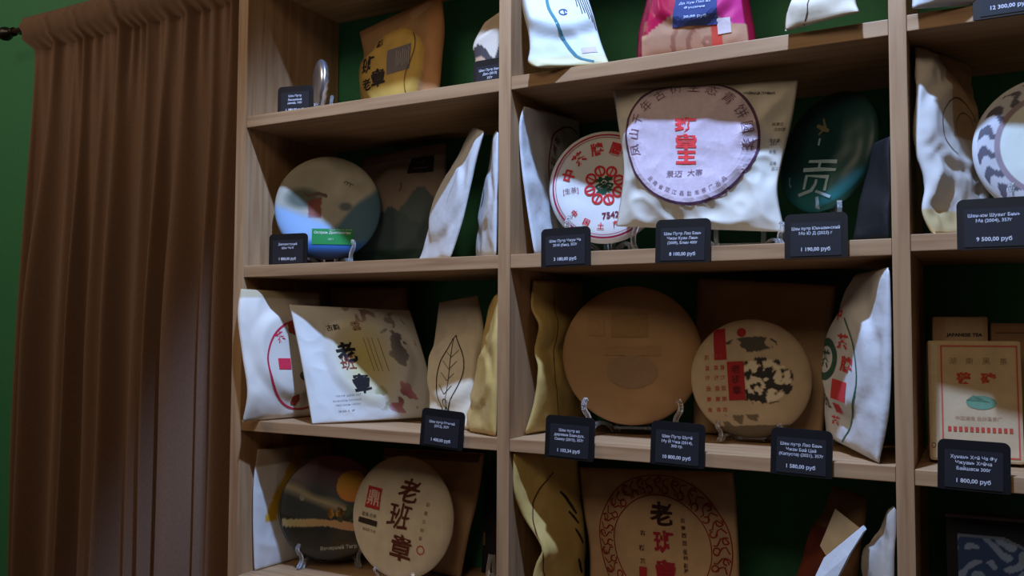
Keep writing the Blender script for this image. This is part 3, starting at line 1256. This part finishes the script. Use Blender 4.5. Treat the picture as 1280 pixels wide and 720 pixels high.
# clear lid: shallow dish just proud of the wrapper
vs, fs, seg = [], [], 72
prof = [(.1135, .004), (.1140, .010), (.1130, .0155), (.107, .0175), (.07, .0182), (.0, .0182)]
for r_, h_ in prof[:-1]:
    for s in range(seg):
        q = 2 * math.pi * s / seg
        vs.append(c.c + c.x * (r_ * math.cos(q)) + c.z * (r_ * math.sin(q)) + c.n * h_ - c.root.location)
for k_ in range(len(prof) - 2):
    for s in range(seg):
        fs.append((k_ * seg + s, k_ * seg + (s + 1) % seg, (k_ + 1) * seg + (s + 1) % seg, (k_ + 1) * seg + s))
fs.append(tuple((len(prof) - 2) * seg + s for s in range(seg)))
mesh_obj('clear_lid', vs, fs, lid_plastic(), c.root)
cake_stand('clear easel under the painted sunset cake', c, .9985, .10, 33, 1.3)

c = Cake('tea_cake', 'white round tea cake with three large brown brush characters and a red seal', at(503, 646, .130), .1225, .034, 1, 6, -7, CREAM, wob=.002)
k = Ink()
k.text('老', .018, .058, .048, 0, .02, rough=.06, shear=.15)
k.text('班', .004, .004, .052, 0, .01, rough=.06, shear=.1)
k.text('章', .020, -.056, .052, 0, .02, rough=.06)
c.ink('brush_characters', k, ink(96, 44, 34))
k = Ink().rect(-.066, .026, .036, .044)
k.ring(.066, -.050, .007, .009, n=20)
c.ink('red_seal', k, ink(190, 56, 54))
k = Ink().text('鼎', -.066, .026, .032, 0, .02)
c.ink('seal_character', k, ink(226, 190, 172), .0019)
k = Ink().rect(-.071, -.024, .048, .011)
k.text('勐海 古茶', -.070, -.010, .008, 0, .0)
c.ink('black_caption', k, ink(58, 46, 42))
k = Ink()
for i, ch in enumerate('云南古树茶'):
    k.text(ch, .066 - i * .001, .040 - i * .017, .008, 0, 0)
k.text('普洱茶 生茶', -.064, -.040, .006, 0, 0)
c.ink('small_print', k, ink(128, 92, 80))
k = Ink().text('章', .066, -.050, .008)
cake_stand('clear easel under the white cake with brown brush characters', c, .9985, .075, 1)

b = Bag('tea_packet', 'dull kraft packet standing behind the white cake with brown characters',
        [(480, 560, .235), (478, 640, .235), (478, None, .235)], [(606, 566, .205), (598, 620, .205), (586, 670, .205), (576, None, .205)], 3, KRAFT, .010, (.5, .55, .08, .010), seed=12)
b.ink('folded_top', Ink().rect(0, b.H * .44, b.W * .94, b.H * .08), ink(112, 80, 62), .0010)
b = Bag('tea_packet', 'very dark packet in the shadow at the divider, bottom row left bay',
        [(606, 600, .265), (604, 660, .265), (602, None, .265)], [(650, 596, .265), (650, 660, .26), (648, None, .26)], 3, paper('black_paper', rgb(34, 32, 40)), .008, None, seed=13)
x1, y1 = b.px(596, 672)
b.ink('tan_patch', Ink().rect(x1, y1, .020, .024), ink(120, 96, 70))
stand('empty clear easel at the divider, bottom row of left bay', (at_z(606, .10, .9985).x, .10), .9985, .05, 10)

# ================================================================== middle bay, top row
def art_teal(x, y, u, v):
    k = 1 + .04 * noise.noise((x * 14, y * 14, 1))
    q = tuple(t * k for t in (214, 218, 216))
    if v > .90:
        q = tuple(t * k for t in (214, 204, 160))
    return q


b = Bag('tea_packet', 'bright white packet with a curved teal line overhanging the top middle shelf',
        [(652, -75, .02), (652, 0, .0), (660, 40, -.012), (662, 62, -.016), (660, 78, -.020), (672, None, -.024)],
        [(700, -85, .06), (728, -20, .055), (742, 20, .05), (752, 55, .04), (763, None, .03)], 0, None, .010, (.55, .45, .085, .014), .004, N=48, art=art_teal, seed=14)
pts = [b.px(x, y) for x, y in ((684, -60), (683, -20), (683, 5), (687, 24), (696, 42), (707, 58), (716, 70), (726, 76), (742, 79))]
b.ink('teal_line', Ink().line([tuple(v)[:2] for v in catmull([Vector((p[0], p[1], 0)) for p in pts], 30)], .0050), ink(66, 122, 134))
x1, y1 = b.px(703, 26)
b.ink('blue_mark', Ink().ring(x1, y1, .005, .0072, 0, 330, 20).rect(x1 + .002, y1, .002, .009), ink(54, 70, 130))
x1, y1 = b.px(701, 3)
b.ink('pink_mark', Ink().rect(x1, y1 + .008, .005, .024).disc(x1, y1 - .006, .004, 10), ink(214, 110, 150))
k = Ink()
for i in range(6):
    xx, yy = b.px(717 + i * 4, 12 + i * 3)
    k.line([(xx, yy + .05), (xx + .002, yy), (xx + .001 + i * .001, yy - .015 - .006 * (i % 2))], .0016)
b.ink('dark_brush_hairs', k, ink(74, 66, 74))
xx, yy = b.px(736, 66)
b.ink('faint_stamp', Ink().rect(xx, yy, .022, .010), ink(206, 186, 206))


def art_red(x, y, u, v):
    k = 1 + .10 * noise.noise((x * 20, y * 20, 1))
    edge = -.098 + .030 * math.sin(math.pi * min(1, max(0, (u - .1) / .75)))
    q = (170, 26, 66)
    if u > .70:
        q = (190, 52, 118)
    if u < .10 or u > .93:
        q = (120, 14, 40)
    if y < edge and .06 < u < .94:
        q = (176, 132, 104)
        if math.sin(60 * math.hypot(x * 5 - .1, y * 5 + .6)) > .55 and .3 < u < .75:
            q = (150, 100, 80)
    if .66 < u < .74 and y < edge - .012:
        q = (190, 70, 56)
    return tuple(t * k for t in q)


b = Bag('tea_packet', 'glossy crimson foil packet with a navy price sticker on the top middle shelf',
        [(826, -120, .065), (815, -40, .055), (807, 5, .05), (798, 42, .048), (796, None, .045)], [(918, -128, .085), (930, -40, .075), (938, 5, .07), (944, 40, .065), (946, None, .06)], 0, None,
        .022, (.5, .6, .06, .010), .005, N=80, art=art_red, artmat=art_mat('printed_foil', .28, .4), seed=15, body='foil_bag')
x1, y1 = b.px(874, 17)
st_ = b.ink('navy_sticker', Ink().rect(x1, y1, .062, .066, -.03), ink(54, 66, 116), .0012)
k = Ink()
for i, s in enumerate(('Да Хун Пао из', 'Фуцзяни')):
    k.text(s, x1 - .001, y1 + .004 - i * .008, .0052, -.03, .01, width=(.046, .030)[i])
k.text('20,00 руб', x1, y1 - .020, .0056, -.03, .02, width=.032)
b.ink('sticker_lettering', k, ink(196, 206, 230), .0020).parent = st_
x2, y2 = b.px(907, 40)
b.ink('foil_window', Ink().rect(x2, y2, .018, .026), ink(206, 190, 190), .0012)

b = Bag('tea_packet', 'cream slanted packet with a pointed lower corner, top middle shelf by right divider',
        [(1018, -95, .03), (1002, -30, .01), (990, 3, -.004), (983, 18, -.010), (981, None, -.012)], [(1098, -100, .03), (1082, -40, .0), (1070, -2, -.022), (1075, 15, -.032)], 0, CREAM, .006, (.45, .5, .07, .008), .004, seed=16)
pts = [b.px(x, y) for x, y in ((1030, -60), (1020, -5), (1012, 18), (1005, 33))]
b.ink('seam_line', Ink().line(pts, .0016), ink(86, 70, 60))

# ================================================================== middle bay, second row
b = Bag('tea_packet', 'white crumpled packet with a dark red ring at the left divider, behind the ringed cake',
        [(655, 133, .022), (649, 155, .018), (651, 200, .020), (659, 262, .024), (668, None, .024)], [(724, 150, .26), (726, 230, .26), (726, None, .26)], 1, WHITE, .004, None, .005, seed=17)
x1, y1 = b.px(708, 216)
b.ink('printed_ring', Ink().ring(x1, y1, .082, .086, 60, 300, 60), ink(120, 34, 52))
b.ink('printed_characters', Ink().arc_text('中国普洱茶', x1, y1, .068, 215, 120, .017, False, .01), ink(120, 60, 64))


def art_zh(x, y):
    k = 1 + .03 * noise.noise((x * 20, y * 20, 1))
    return tuple(t * k for t in (222, 220, 216))


c = Cake('tea_cake', 'white round tea cake with red rings around a green character', at(757, 236, .115) + Vector((0, 0, .003)), .1045, .030, 14, 4, 6, None, art_zh, wob=.0014)
k = Ink().ring(0, 0, .0935, .0965, n=110).ring(0, 0, .0895, .0905, n=110)
c.ink('red_rings', k, ink(176, 32, 70))
k = Ink().arc_text('中茶牌圆茶', 0, 0, .069, 172, 20, .024, False, .03)
k.arc_text('中国土产公司', 0, 0, .074, 206, 334, .012, True, .02)
for i in range(8):
    a = 2 * math.pi * i / 8 + .2
    k.ring(.0275 * math.cos(a), .0275 * math.sin(a), .0066, .0104, n=16)
    k.rect(.0275 * math.cos(a), .0275 * math.sin(a), .014, .0026, a)
c.ink('red_print', k, ink(206, 44, 50))
c.ink('green_character', Ink().text('茶', 0, 0, .033, 0, .06), ink(24, 74, 52))
k = Ink().text('7542', .006, -.056, .012, 0, .03)
k.text('[生茶]', -.062, -.002, .012, 0, .0)
c.ink('dark_print', k, ink(120, 44, 70))
cake_stand('clear easel under the white cake with red rings', c, 1.6449, .08, 14)


def art_big(x, y, u, v):
    k = 1 + .05 * noise.noise((x * 14, y * 14, 1))
    return tuple(t * k for t in (204, 198, 184))


b = Bag('tea_packet', 'large cream packet with a purple ringed cake and three red block characters',
        [(766, 112, .065), (772, 150, .062), (779, 205, .060), (777, 240, .058), (770, 283, .055)], [(998, 100, .075), (990, 150, .078), (977, 205, .08), (972, 240, .07), (981, 290, .055)], 1, None,
        .006, (.435, .45, .104, .015), .011, 11, N=72, art=art_big, seed=18)
x1, y1 = b.px(864, 184)
def pool(r0, r1, a0=0, a1=360, n=90, sx=1.06):
    return Ink().ring(x1, y1, r0, r1, a0, a1, n, sx)
b.ink('cake_face', Ink().disc(x1, y1, .104, 60, 1.06), ink(208, 190, 200), .0008)
b.ink('purple_ring', pool(.1035, .1075), ink(88, 56, 80), .0012)
k = Ink().arc_text('凤山千年古树生态青饼圆茶', x1, y1, .091, 196, -8, .018, False, .0, 1.06)
k.arc_text('云南省双江县勐库茶厂出品', x1, y1, .090, 222, 318, .008, True, .0, 1.06)
k.text('景迈', x1 - .023, y1 - .056, .013, .04, 0)
k.text('大寨', x1 + .014, y1 - .053, .013, .04, 0)
b.ink('brown_characters', k, ink(120, 92, 108), .0014)
k = Ink()
for i, ch in enumerate('班章王'):
    k.text(ch, x1 - .006 + .001 * i, y1 + .030 - i * .0275, .0255, 0, .06, width=.036)
b.ink('red_characters', k, ink(236, 66, 70), .0016)
k = Ink().text('ЧАЙНАЯ ЛАВКА', *b.px(950, 117), .005, 0, .03, width=.046)
for px_, py_, s in ((975, 155, '班章王'), (975, 161, '古树茶'), (970, 175, '净含量'), (967, 181, '357'), (966, 190, '生茶'), (967, 205, '云南'), (970, 212, '双江')):
    k.text(s, *b.px(px_, py_), .0055, 0, 0)
b.ink('side_print', k, ink(70, 58, 54), .0012)
stand('clear easel holding up the large purple ringed packet', (at_z(925, .055, 1.6449).x, .050), 1.6449, .11, 12, .9)


def art_tealcake(x, y):
    n1 = noise.noise((x * 16, y * 16, 3))
    q = (26, 62, 62)
    t = max(0, min(1, (-y - .02) * 14 + n1 * .5))  # lower part painted brighter, standing in for the spotlit area under the shelf shadow
    q = tuple(i + (j - i) * t for i, j in zip(q, (44, 116, 116)))
    return q


c = Cake('tea_cake', 'dark teal round tea cake turned to the left with a silver character', at(1034, 190, .150), .103, .032, -36, 12, -10, None, art_tealcake, artmat=art_mat('printed_gloss', .4, .2), wob=.002, seg=100, rings=40)
c.ink('silver_character', Ink().text('贡', .012, -.050, .062, .0, .0, rough=.06, sx=1.2), ink(168, 196, 204))
c.ink('silver_marks', Ink().line([(-.052, -.050), (-.050, -.062), (-.044, -.066)], .004).line([(.022, -.080), (.024, -.090), (.022, -.098)], .007).line([(-.006, .018), (-.004, .006)], .004), ink(160, 190, 200))
c.ink('gold_emblem', Ink().line([(-.020, .040), (-.004, .034), (.010, .030)], .008, True).line([(-.010, .052), (.0, .036), (-.012, .024)], .006, True), ink(120, 112, 84))
cake_stand('clear easel under the dark teal cake', c, 1.6449, .07, -20)
b = Bag('tea_packet', 'dark slate packet slumped in the shadow at the right divider, second row',
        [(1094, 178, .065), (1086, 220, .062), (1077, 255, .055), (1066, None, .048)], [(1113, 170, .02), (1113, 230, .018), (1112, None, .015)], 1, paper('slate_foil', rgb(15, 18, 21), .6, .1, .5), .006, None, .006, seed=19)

# ================================================================== middle bay, third row
b = Bag('tea_packet', 'golden packet with a wavy left edge beside the brown round cake',
        [(666, 350, .08), (664, 385, .075), (674, 408, .07), (668, 438, .07), (673, 462, .068), (667, 505, .065), (655, None, .055)], [(728, 352, .26), (730, 440, .26), (730, None, .26)], 2, GOLD, .008, (.6, .5, .07, .008), .005, seed=20)
pts = [b.px(x, y) for x, y in ((688, 372), (686, 424), (687, 470), (693, 520))]
b.ink('seam_line', Ink().line([tuple(v)[:2] for v in catmull([Vector((p[0], p[1], 0)) for p in pts], 20)], .0016), ink(70, 50, 30))


def art_brown(x, y):
    n1 = noise.noise((x * 22, y * 22, 3)) + .5 * noise.noise((x * 60, y * 60, 1))
    k = 1 + .06 * n1
    q = tuple(t * k for t in (176, 136, 94))
    return q


c = Cake('tea_cake', 'large plain brown round tea cake on a clear easel, middle bay', at(790, 444, .150), .1260, .030, 20, 3, 0, None, art_brown, wob=.0015)
c.ink('faint_square_label', Ink().rect(-.004, .054, .066, .044), ink(160, 124, 80))
c.ink('faint_square_label', Ink().rect(-.064, .052, .030, .036), ink(171, 131, 92))
c.ink('faint_band', Ink().rect(0.0, .006, .10, .014), ink(169, 130, 90))
c.ink('faint_disc', Ink().disc(0, -.030, .030, 24, 1.5), ink(160, 128, 96))
cake_stand('clear easel under the large brown cake', c, 1.3205, .125, 20)

b = Bag('tea_packet', 'broad kraft packet standing at the back behind the ink painting cake',
        [(872, 347, .255), (868, 440, .25), (866, None, .25)], [(1046, 357, .225), (1038, 440, .225), (1028, None, .225)], 2, KRAFT, .010, None, .004, seed=21)


def art_ink(x, y):
    n1 = noise.noise((x * 26, y * 26, 3)) + .6 * noise.noise((x * 70, y * 70, 1))
    k = 1 + .05 * n1
    q = tuple(t * k for t in (182, 158, 126))
    d = math.hypot((x - .022) / .050, (y + .006) / .040)
    n3 = noise.noise((x * 75, y * 75, 11)) + .5 * noise.noise((x * 150, y * 150, 2))
    if d < 1 and n3 > -.10 + d * .2:
        q = (46, 42, 40)
    elif d < .92 and n3 < -.06:
        q = (214, 198, 168)
    d = math.hypot((x - .005) / .045, (y - .057) / .013)
    if d < 1 and n1 > -.2:
        q = (74, 68, 58)
    if y < -.062 and abs(x + .03) < .04 and n1 > .1:
        q = (110, 94, 72)
    if y < -.080:
        q = (104, 88, 66)
    return q


c = Cake('tea_cake', 'kraft round tea cake with red vertical strips and black ink painting', at(938, 477, .165) + Vector((0, 0, .006)), .1015, .028, 6, 5, 4, None, art_ink, seg=150, rings=60)
k = Ink().rect(-.046, .060, .021, .054).rect(-.022, -.004, .028, .066).disc(-.008, .078, .008, 12)
c.ink('red_strips', k, ink(158, 34, 36))
k = Ink()
for j in range(3):
    for i in range(6):
        k.text('茶普洱云南古'[i], -.066 + j * .011 - (.0 if j else .004), .038 - i * .018, .008, 0, .02)
c.ink('red_small_print', k, ink(176, 70, 58))
k = Ink()
for i, ch in enumerate('老班章'):
    k.text(ch, -.022, .016 - i * .018, .015, 0, .02)
c.ink('strip_characters', k, ink(96, 26, 28), .0018)
cake_stand('clear easel under the ink painting cake', c, 1.3205, .08, 6)

b = Bag('tea_packet', 'white packet with a green ring and red characters against the right divider',
        [(1069, 343, .165), (1054, 380, .165), (1041, 430, .17), (1032, 490, .17), (1033, 545, .165)], [(1111, 334, .004), (1113, 400, .003), (1112, 500, .003), (1099, None, .012)], 2, WHITE, .008, (.42, .5, .08, .012), .006, seed=22)
pts = [b.px(x, y) for x, y in ((1073, 398), (1083, 430), (1087, 480), (1075, 520), (1058, 552))]
b.ink('green_ring', Ink().line([tuple(v)[:2] for v in catmull([Vector((p[0], p[1], 0)) for p in pts], 40)], .0034), ink(58, 104, 84), .0010)
k = Ink()
for px_, py_, ch, s in ((1065, 394, '中', .020), (1069, 427, '茶', .024), (1074, 455, '牌', .024), (1058, 512, '圆', .014), (1052, 525, '茶', .013)):
    k.text(ch, *b.px(px_, py_), s, 0, .03, sx=1.6)
x1, y1 = b.px(1064, 489)
k.rect(x1, y1, .045, .030)
b.ink('red_characters', k, ink(196, 60, 62), .0010)
x1, y1 = b.px(1046, 450)
b.ink('green_emblem', Ink().ring(x1, y1, .022, .034, n=30, sx=1.2).text('茶', x1, y1, .030, 0, .02), ink(50, 84, 72), .0010)
b.ink('dark_print', Ink().text('7542', *b.px(1042, 500), .016, 0, .02), ink(96, 92, 84), .0010)

# ================================================================== middle bay, bottom row
b = Bag('tea_packet', 'dull gold packet with an S-curved left edge, bottom row of middle bay',
        [(642, 560, .008), (642, 610, .008), (652, 642, .020), (671, 672, .026), (678, 690, .026), (668, 712, .026), (655, None, .022)], [(722, 566, .16), (728, 640, .165), (732, None, .165)], 3, GOLD, .005, (.6, .5, .07, .006), .005, seed=23)
pts = [b.px(x, y) for x, y in ((690, 590), (668, 615), (664, 655), (672, 690), (678, 720))]
b.ink('seam_line', Ink().line([tuple(v)[:2] for v in catmull([Vector((p[0], p[1], 0)) for p in pts], 20)], .0022), ink(86, 48, 30))
k = Ink()
for px_, py_ in ((702, 622), (709, 632), (712, 645), (718, 668), (720, 704)):
    xx, yy = b.px(px_, py_)
    k.line([(xx - .010, yy + .012), (xx, yy), (xx + .010, yy - .014)], .007, True)
b.ink('dark_brush_marks', k, ink(44, 40, 34))

b = Bag('tea_packet', 'large kraft packet with an ornate dark red ring and three brush characters',
        [(724, 584, .15), (730, 640, .145), (737, 690, .14), (736, None, .125)], [(917, 590, .16), (921, 640, .155), (924, 700, .15), (926, None, .14)], 3, KRAFT, .010, (.52, .52, .105, .012), .003, N=48, seed=24)
x1, y1 = b.px(831, 682)
x2, y2 = b.px(755, 682)
ro = math.hypot(x1 - x2, y1 - y2)
k = Ink().ring(x1, y1, ro - .0020, ro, n=100).ring(x1, y1, ro * .72, ro * .735, n=100)
b.ink('ring_outline', k, ink(132, 40, 30), .0009)
k = Ink()
for i in range(44):
    a = 2 * math.pi * i / 44
    rm = ro * (.86 + (.065 if i % 2 else -.065))
    k.ring(x1 + rm * math.cos(a), y1 + rm * math.sin(a), .0042, .0066, i * 50, i * 50 + 280, 14)
    k.line([(x1 + ro * q * math.cos(a + .07 * math.sin(q * 30)), y1 + ro * q * math.sin(a + .07 * math.sin(q * 30))) for q in (.76, .81, .86, .91, .96)], .0024)
b.ink('ornate_scrolls', k, ink(140, 44, 32), .0009)
k = Ink().text('老', *b.px(831, 640), .040, 0, .03, rough=.06)
b.ink('brush_character', k, ink(52, 24, 22), .0011)
k = Ink().text('班', *b.px(836, 675), .038, 0, .03, rough=.06)
k.text('章', *b.px(837, 712), .040, 0, .03, rough=.06)
b.ink('brush_character', k, ink(150, 28, 44), .0011)
k = Ink()
for i, ch in enumerate('古树茶'):
    k.text(ch, *b.px(808, 664 + i * 17), .010, 0, .02)
for i, ch in enumerate('云南西双版纳勐海'):
    k.text(ch, *b.px(859 + i * .6, 650 + i * 9), .008, 0, .02)
b.ink('small_print', k, ink(74, 44, 36), .0010)
b.ink('red_seal', Ink().rect(*b.px(809, 713), .014, .016), ink(160, 40, 46), .0010)
xx, yy = b.px(893, 602)
b.ink('clear_sticker', Ink().rect(xx, yy, .046, .022), ink(172, 144, 112), .0010)

def art_darkbag(x, y, u, v):
    n1 = noise.noise((x * 26, y * 26, 3))
    if v < .28:
        return (118, 92, 62)
    if u < .66:
        return (110 + 40 * n1, 50 + 20 * n1, 34)
    return (128, 92, 62)


b = Bag('tea_packet', 'brown packet with dark red print leaning right in the bottom middle compartment',
        [(1042, 606, .17), (1030, 640, .165), (1008, 680, .16), (985, None, .15)], [(1084, 622, .10), (1081, 650, .10), (1073, 705, .10), (1066, None, .09)], 3, None, .010, (.5, .6, .05, .008), .004, N=40, art=art_darkbag, seed=25)
# a pale card tucked on its front, its lower flap folded towards the aisle
cd_ = [at(1044, 636, .085), at(1076, 661, .060), at(1034, 697, .070), at(1025, 682, .080)]
vs = []
for p in cd_:
    vs.append(p - b.root.location)
nn = (cd_[1] - cd_[0]).cross(cd_[3] - cd_[0]).normalized() * .0012
vs += [v + nn for v in vs[:4]]
mesh_obj('paper_card', vs, [(0, 1, 2, 3), (7, 6, 5, 4), (0, 4, 5, 1), (1, 5, 6, 2), (2, 6, 7, 3), (3, 7, 4, 0)], CREAM, b.root, False)
fl = [at(1076, 659, .018), at(1079, 665, .012), at(1062, 692, .012), at(1040, 735, .012), at(1012, 735, .02), at(1030, 697, .025)]
vs = [p - b.root.location for p in fl]
nn = Vector((.2, .9, .1)).normalized() * .014
vs += [v + nn for v in vs[:6]]
mesh_obj('white_flap', vs, [(5, 4, 3, 2, 1, 0), (6, 7, 8, 9, 10, 11)] + [(i, (i + 1) % 6, 6 + (i + 1) % 6, 6 + i) for i in range(6)], WHITE, b.root, False)
b = Bag('tea_packet', 'crumpled grey white packet at the right divider, bottom middle compartment',
        [(1116, 632, .07), (1109, 660, .065), (1090, 682, .055), (1080, 705, .05), (1090, None, .05)], [(1118, 634, .012), (1117, 670, .008), (1117, 720, .006), (1117, None, .006)], 3, paper('translucent_wrap', rgb(176, 168, 158), .5, .15, .6), .006, None, .007, seed=26)

# ================================================================== right bay
b = Bag('tea_packet', 'white packet overhanging the top shelf of the right bay',
        [(1150, -110, .03), (1142, -40, .0), (1140, None, -.022)], [(1262, -118, .06), (1252, -50, .03), (1236, None, .004)], 0, WHITE, .010, (.5, .5, .07, .01), .004, seed=27)


def art_crump(x, y, u, v):
    k = 1 + .08 * noise.noise((x * 18, y * 18, 2))
    q = (204, 198, 190)
    if v < .5 and u > .35:
        q = (170, 140, 112)
    if v > .86:
        q = (206, 182, 130)
    return tuple(t * k for t in q)


b = Bag('tea_packet', 'crumpled white and tan packet at the left side of the right bay, second row',
        [(1144, 58, .07), (1147, 105, .04), (1145, 150, .03), (1147, 190, .025), (1158, 228, .02), (1153, 265, .012), (1168, None, .012)], [(1212, 82, .20), (1214, 150, .19), (1228, 220, .16), (1246, None, .12)], 1, None, .010, (.5, .42, .07, .012), .010, 12, N=60, art=art_crump, seed=28)
x1, y1 = b.px(1182, 165)
b.ink('printed_outline', Ink().ring(x1, y1, .050, .0515, 20, 250, 40, .9).ring(x1 + .012, y1 - .004, .032, .0332, 20, 200, 40, .8), ink(96, 80, 66))


def art_grey_ring(x, y):
    r = math.hypot(x, y)
    a = math.atan2(y, x)
    n1 = noise.noise((x * 60, y * 60, 3))
    q = (214, 218, 206)
    if r > .070:
        q = (150, 132, 138)
    if r > .076:
        q = (196, 194, 196)
        if math.sin(a * 18 + math.sin(r * 300) * 1.2) + n1 > .15:
            q = (92, 88, 98)
    if r > .098:
        q = (206, 204, 204)
    return q


c = Cake('tea_cake', 'white round tea cake with a broad grey patterned border, cut by the right edge', at(1318, 183, .085), .1035, .030, 6, 4, 0, None, art_grey_ring, seg=180, rings=60)
cake_stand('clear easel under the grey bordered cake', c, 1.6489, .08, 6)

# tea brick with red frame
def brick(label, c, Z, w, h, d, yaw, lean, mat, cat='tea brick', name='tea_brick'):
    root = thing(name, label, cat, (c[0], c[1], Z + d * math.sin(math.radians(lean)) + .0006))
    root.rotation_euler = (math.radians(-lean), 0, math.radians(yaw))
    bm = bmesh.new()
    box_bm(bm, (-w / 2, 0, 0), (w / 2, d, h), .004)
    bm_obj('paper_wrapper', bm, mat, root)
    return root


def decal(name, k, root, mat, y=-.0006):
    fine = any(w in name for w in FINE)
    if not fine and len(k.g) > 1:
        for pts, tris in k.g:
            mesh_obj(name, [(a, y, b_) for a, b_ in pts], tris, mat, root, smooth=False)
        return
    o = mesh_obj(name, [(a, y, b_) for a, b_ in k.v], k.t, mat, root, smooth=False)
    if fine:
        o['kind'] = 'stuff'
    return o


p = at_z(1221, .085, 1.3190)
r = brick('kraft wrapped tea brick with a thin red frame and red characters', p, 1.3190, .122, .176, .040, 6, 4, paper('tan_paper', rgb(200, 174, 136)))
k = Ink().frame(.006, .088, .098, .160, .0022)
decal('red_frame', k, r, ink(196, 92, 76))
k = Ink()
for i, ch in enumerate('湖南黑茶'):
    k.text(ch, -.028 + i * .022, .146, .010, 0, .0)
decal('heading', k, r, ink(150, 118, 84))
k = Ink().text('茯', -.014, .121, .017, 0, .06, width=.020).text('砖', .018, .121, .017, 0, .06, width=.020)
for i in range(12):
    k.rect(-.034 + i * .0072, .047, .0045, .007)
decal('red_characters', k, r, ink(190, 76, 58))
k = Ink().tri([(-.012, .088), (.020, .086), (.004, .094), (-.002, .097), (-.008, .090)], [(0, 1, 2), (0, 2, 3), (0, 3, 4)])
k.disc(.008, .086, .010, 14, 2.0)
decal('green_emblem', k, r, ink(110, 150, 120), -.0005)
k = Ink().text('中国湖南 白沙溪茶厂', .004, .063, .006, 0, 0, width=.06)
decal('small_print', k, r, ink(168, 120, 90))
k = Ink().ring(-.0555, .022, .003, .0042, n=16, sx=.7)
decal('round_mark', k, r, ink(60, 52, 46), -.0008)
for nm, x0, zz in (('paper_edge', -.059, 0),):
    decal(nm, Ink().rect(-.053, .088, .008, .168), r, ink(208, 188, 156), -.0004)

p = at_z(1203, .170, 1.3190)
r = brick('pale box with a black lettered band standing behind the tea brick', p, 1.3190, .078, .215, .05, 4, 0, KRAFT, 'box', 'tea_box')
st_ = decal('cream_label', Ink().rect(.006, .193, .052, .040), r, ink(190, 164, 130), -.0006)
decal('black_lettering', Ink().text('JAPANESE TEA', .006, .186, .007, 0, .04, width=.050), r, ink(44, 32, 30), -.0012).parent = st_
decal('leaf_mark', Ink().line([(-.004, .160), (.0, .167), (.007, .172), (.014, .172)], .003, True), r, ink(66, 56, 40), -.0012)
p = at_z(1275, .170, 1.3190)
r = brick('brown carton behind the tea brick at the right edge', p, 1.3190, .070, .205, .05, 4, 0, DKRAFT, 'box', 'tea_box')
decal('carton_seam', Ink().rect(0, .190, .060, .0014), r, ink(90, 66, 46), -.0006)

# framed blue print at the bottom right
p = at_z(1290, .080, 1.0035)
fr = thing('tea_box', 'dark box with a blue patterned window print in the lower right corner', 'box', p)
fr.rotation_euler = (math.radians(-5), 0, math.radians(5))
w_, h_ = .205, .240
bm = bmesh.new()
box_bm(bm, (-w_ / 2, 0, 0), (w_ / 2, .045, h_), .002)
bm_obj('box_body', bm, plain('black_card', rgb(30, 28, 38), .45), fr)
box('lid_edge', (-w_ / 2 - .001, -.0015, h_ - .003), (w_ / 2 + .001, .046, h_ + .001), plain('grey_card', rgb(120, 112, 120), .5), fr)
n = 110
vs, fs, cc = [], [], []
ww, hh = w_ - .030, h_ - .026
for j in range(n + 1):
    for i in range(n + 1):
        x, z = (i / n - .5) * ww, (j / n - .5) * hh
        vs.append((x, -.0012, z + h_ / 2))
        ax = abs(x)
        q = (54, 78, 132)
        n1 = math.sin(z * 210 + 3.4 * math.sin(ax * 75)) * math.sin(ax * 105 + 1.5 * math.sin(z * 120)) + .5 * noise.noise((ax * 70, z * 90, 4))
        if n1 > .22:
            q = (140, 164, 206)
        top = hh / 2 - .010 - max(0, .030 - ax) * .45 * (ax < .03) - .002
        if z > top - .004 and z < top:
            q = (122, 138, 168)
        if z > top:
            q = (36, 40, 56)
        if math.hypot(x, z - hh / 2 + .040) < .011:
            q = (136, 156, 186)
        cc.append(q)
for j in range(n):
    for i in range(n):
        a = j * (n + 1) + i
        fs.append((a, a + 1, a + n + 2, a + n + 1))
o = mesh_obj('blue_print', vs, fs, art_mat('printed_card', .5, .05), fr, False)
ca = o.data.color_attributes.new('print', 'FLOAT_COLOR', 'POINT')
for i, q in enumerate(cc):
    ca.data[i].color = (lin(q[0]), lin(q[1]), lin(q[2]), 1)
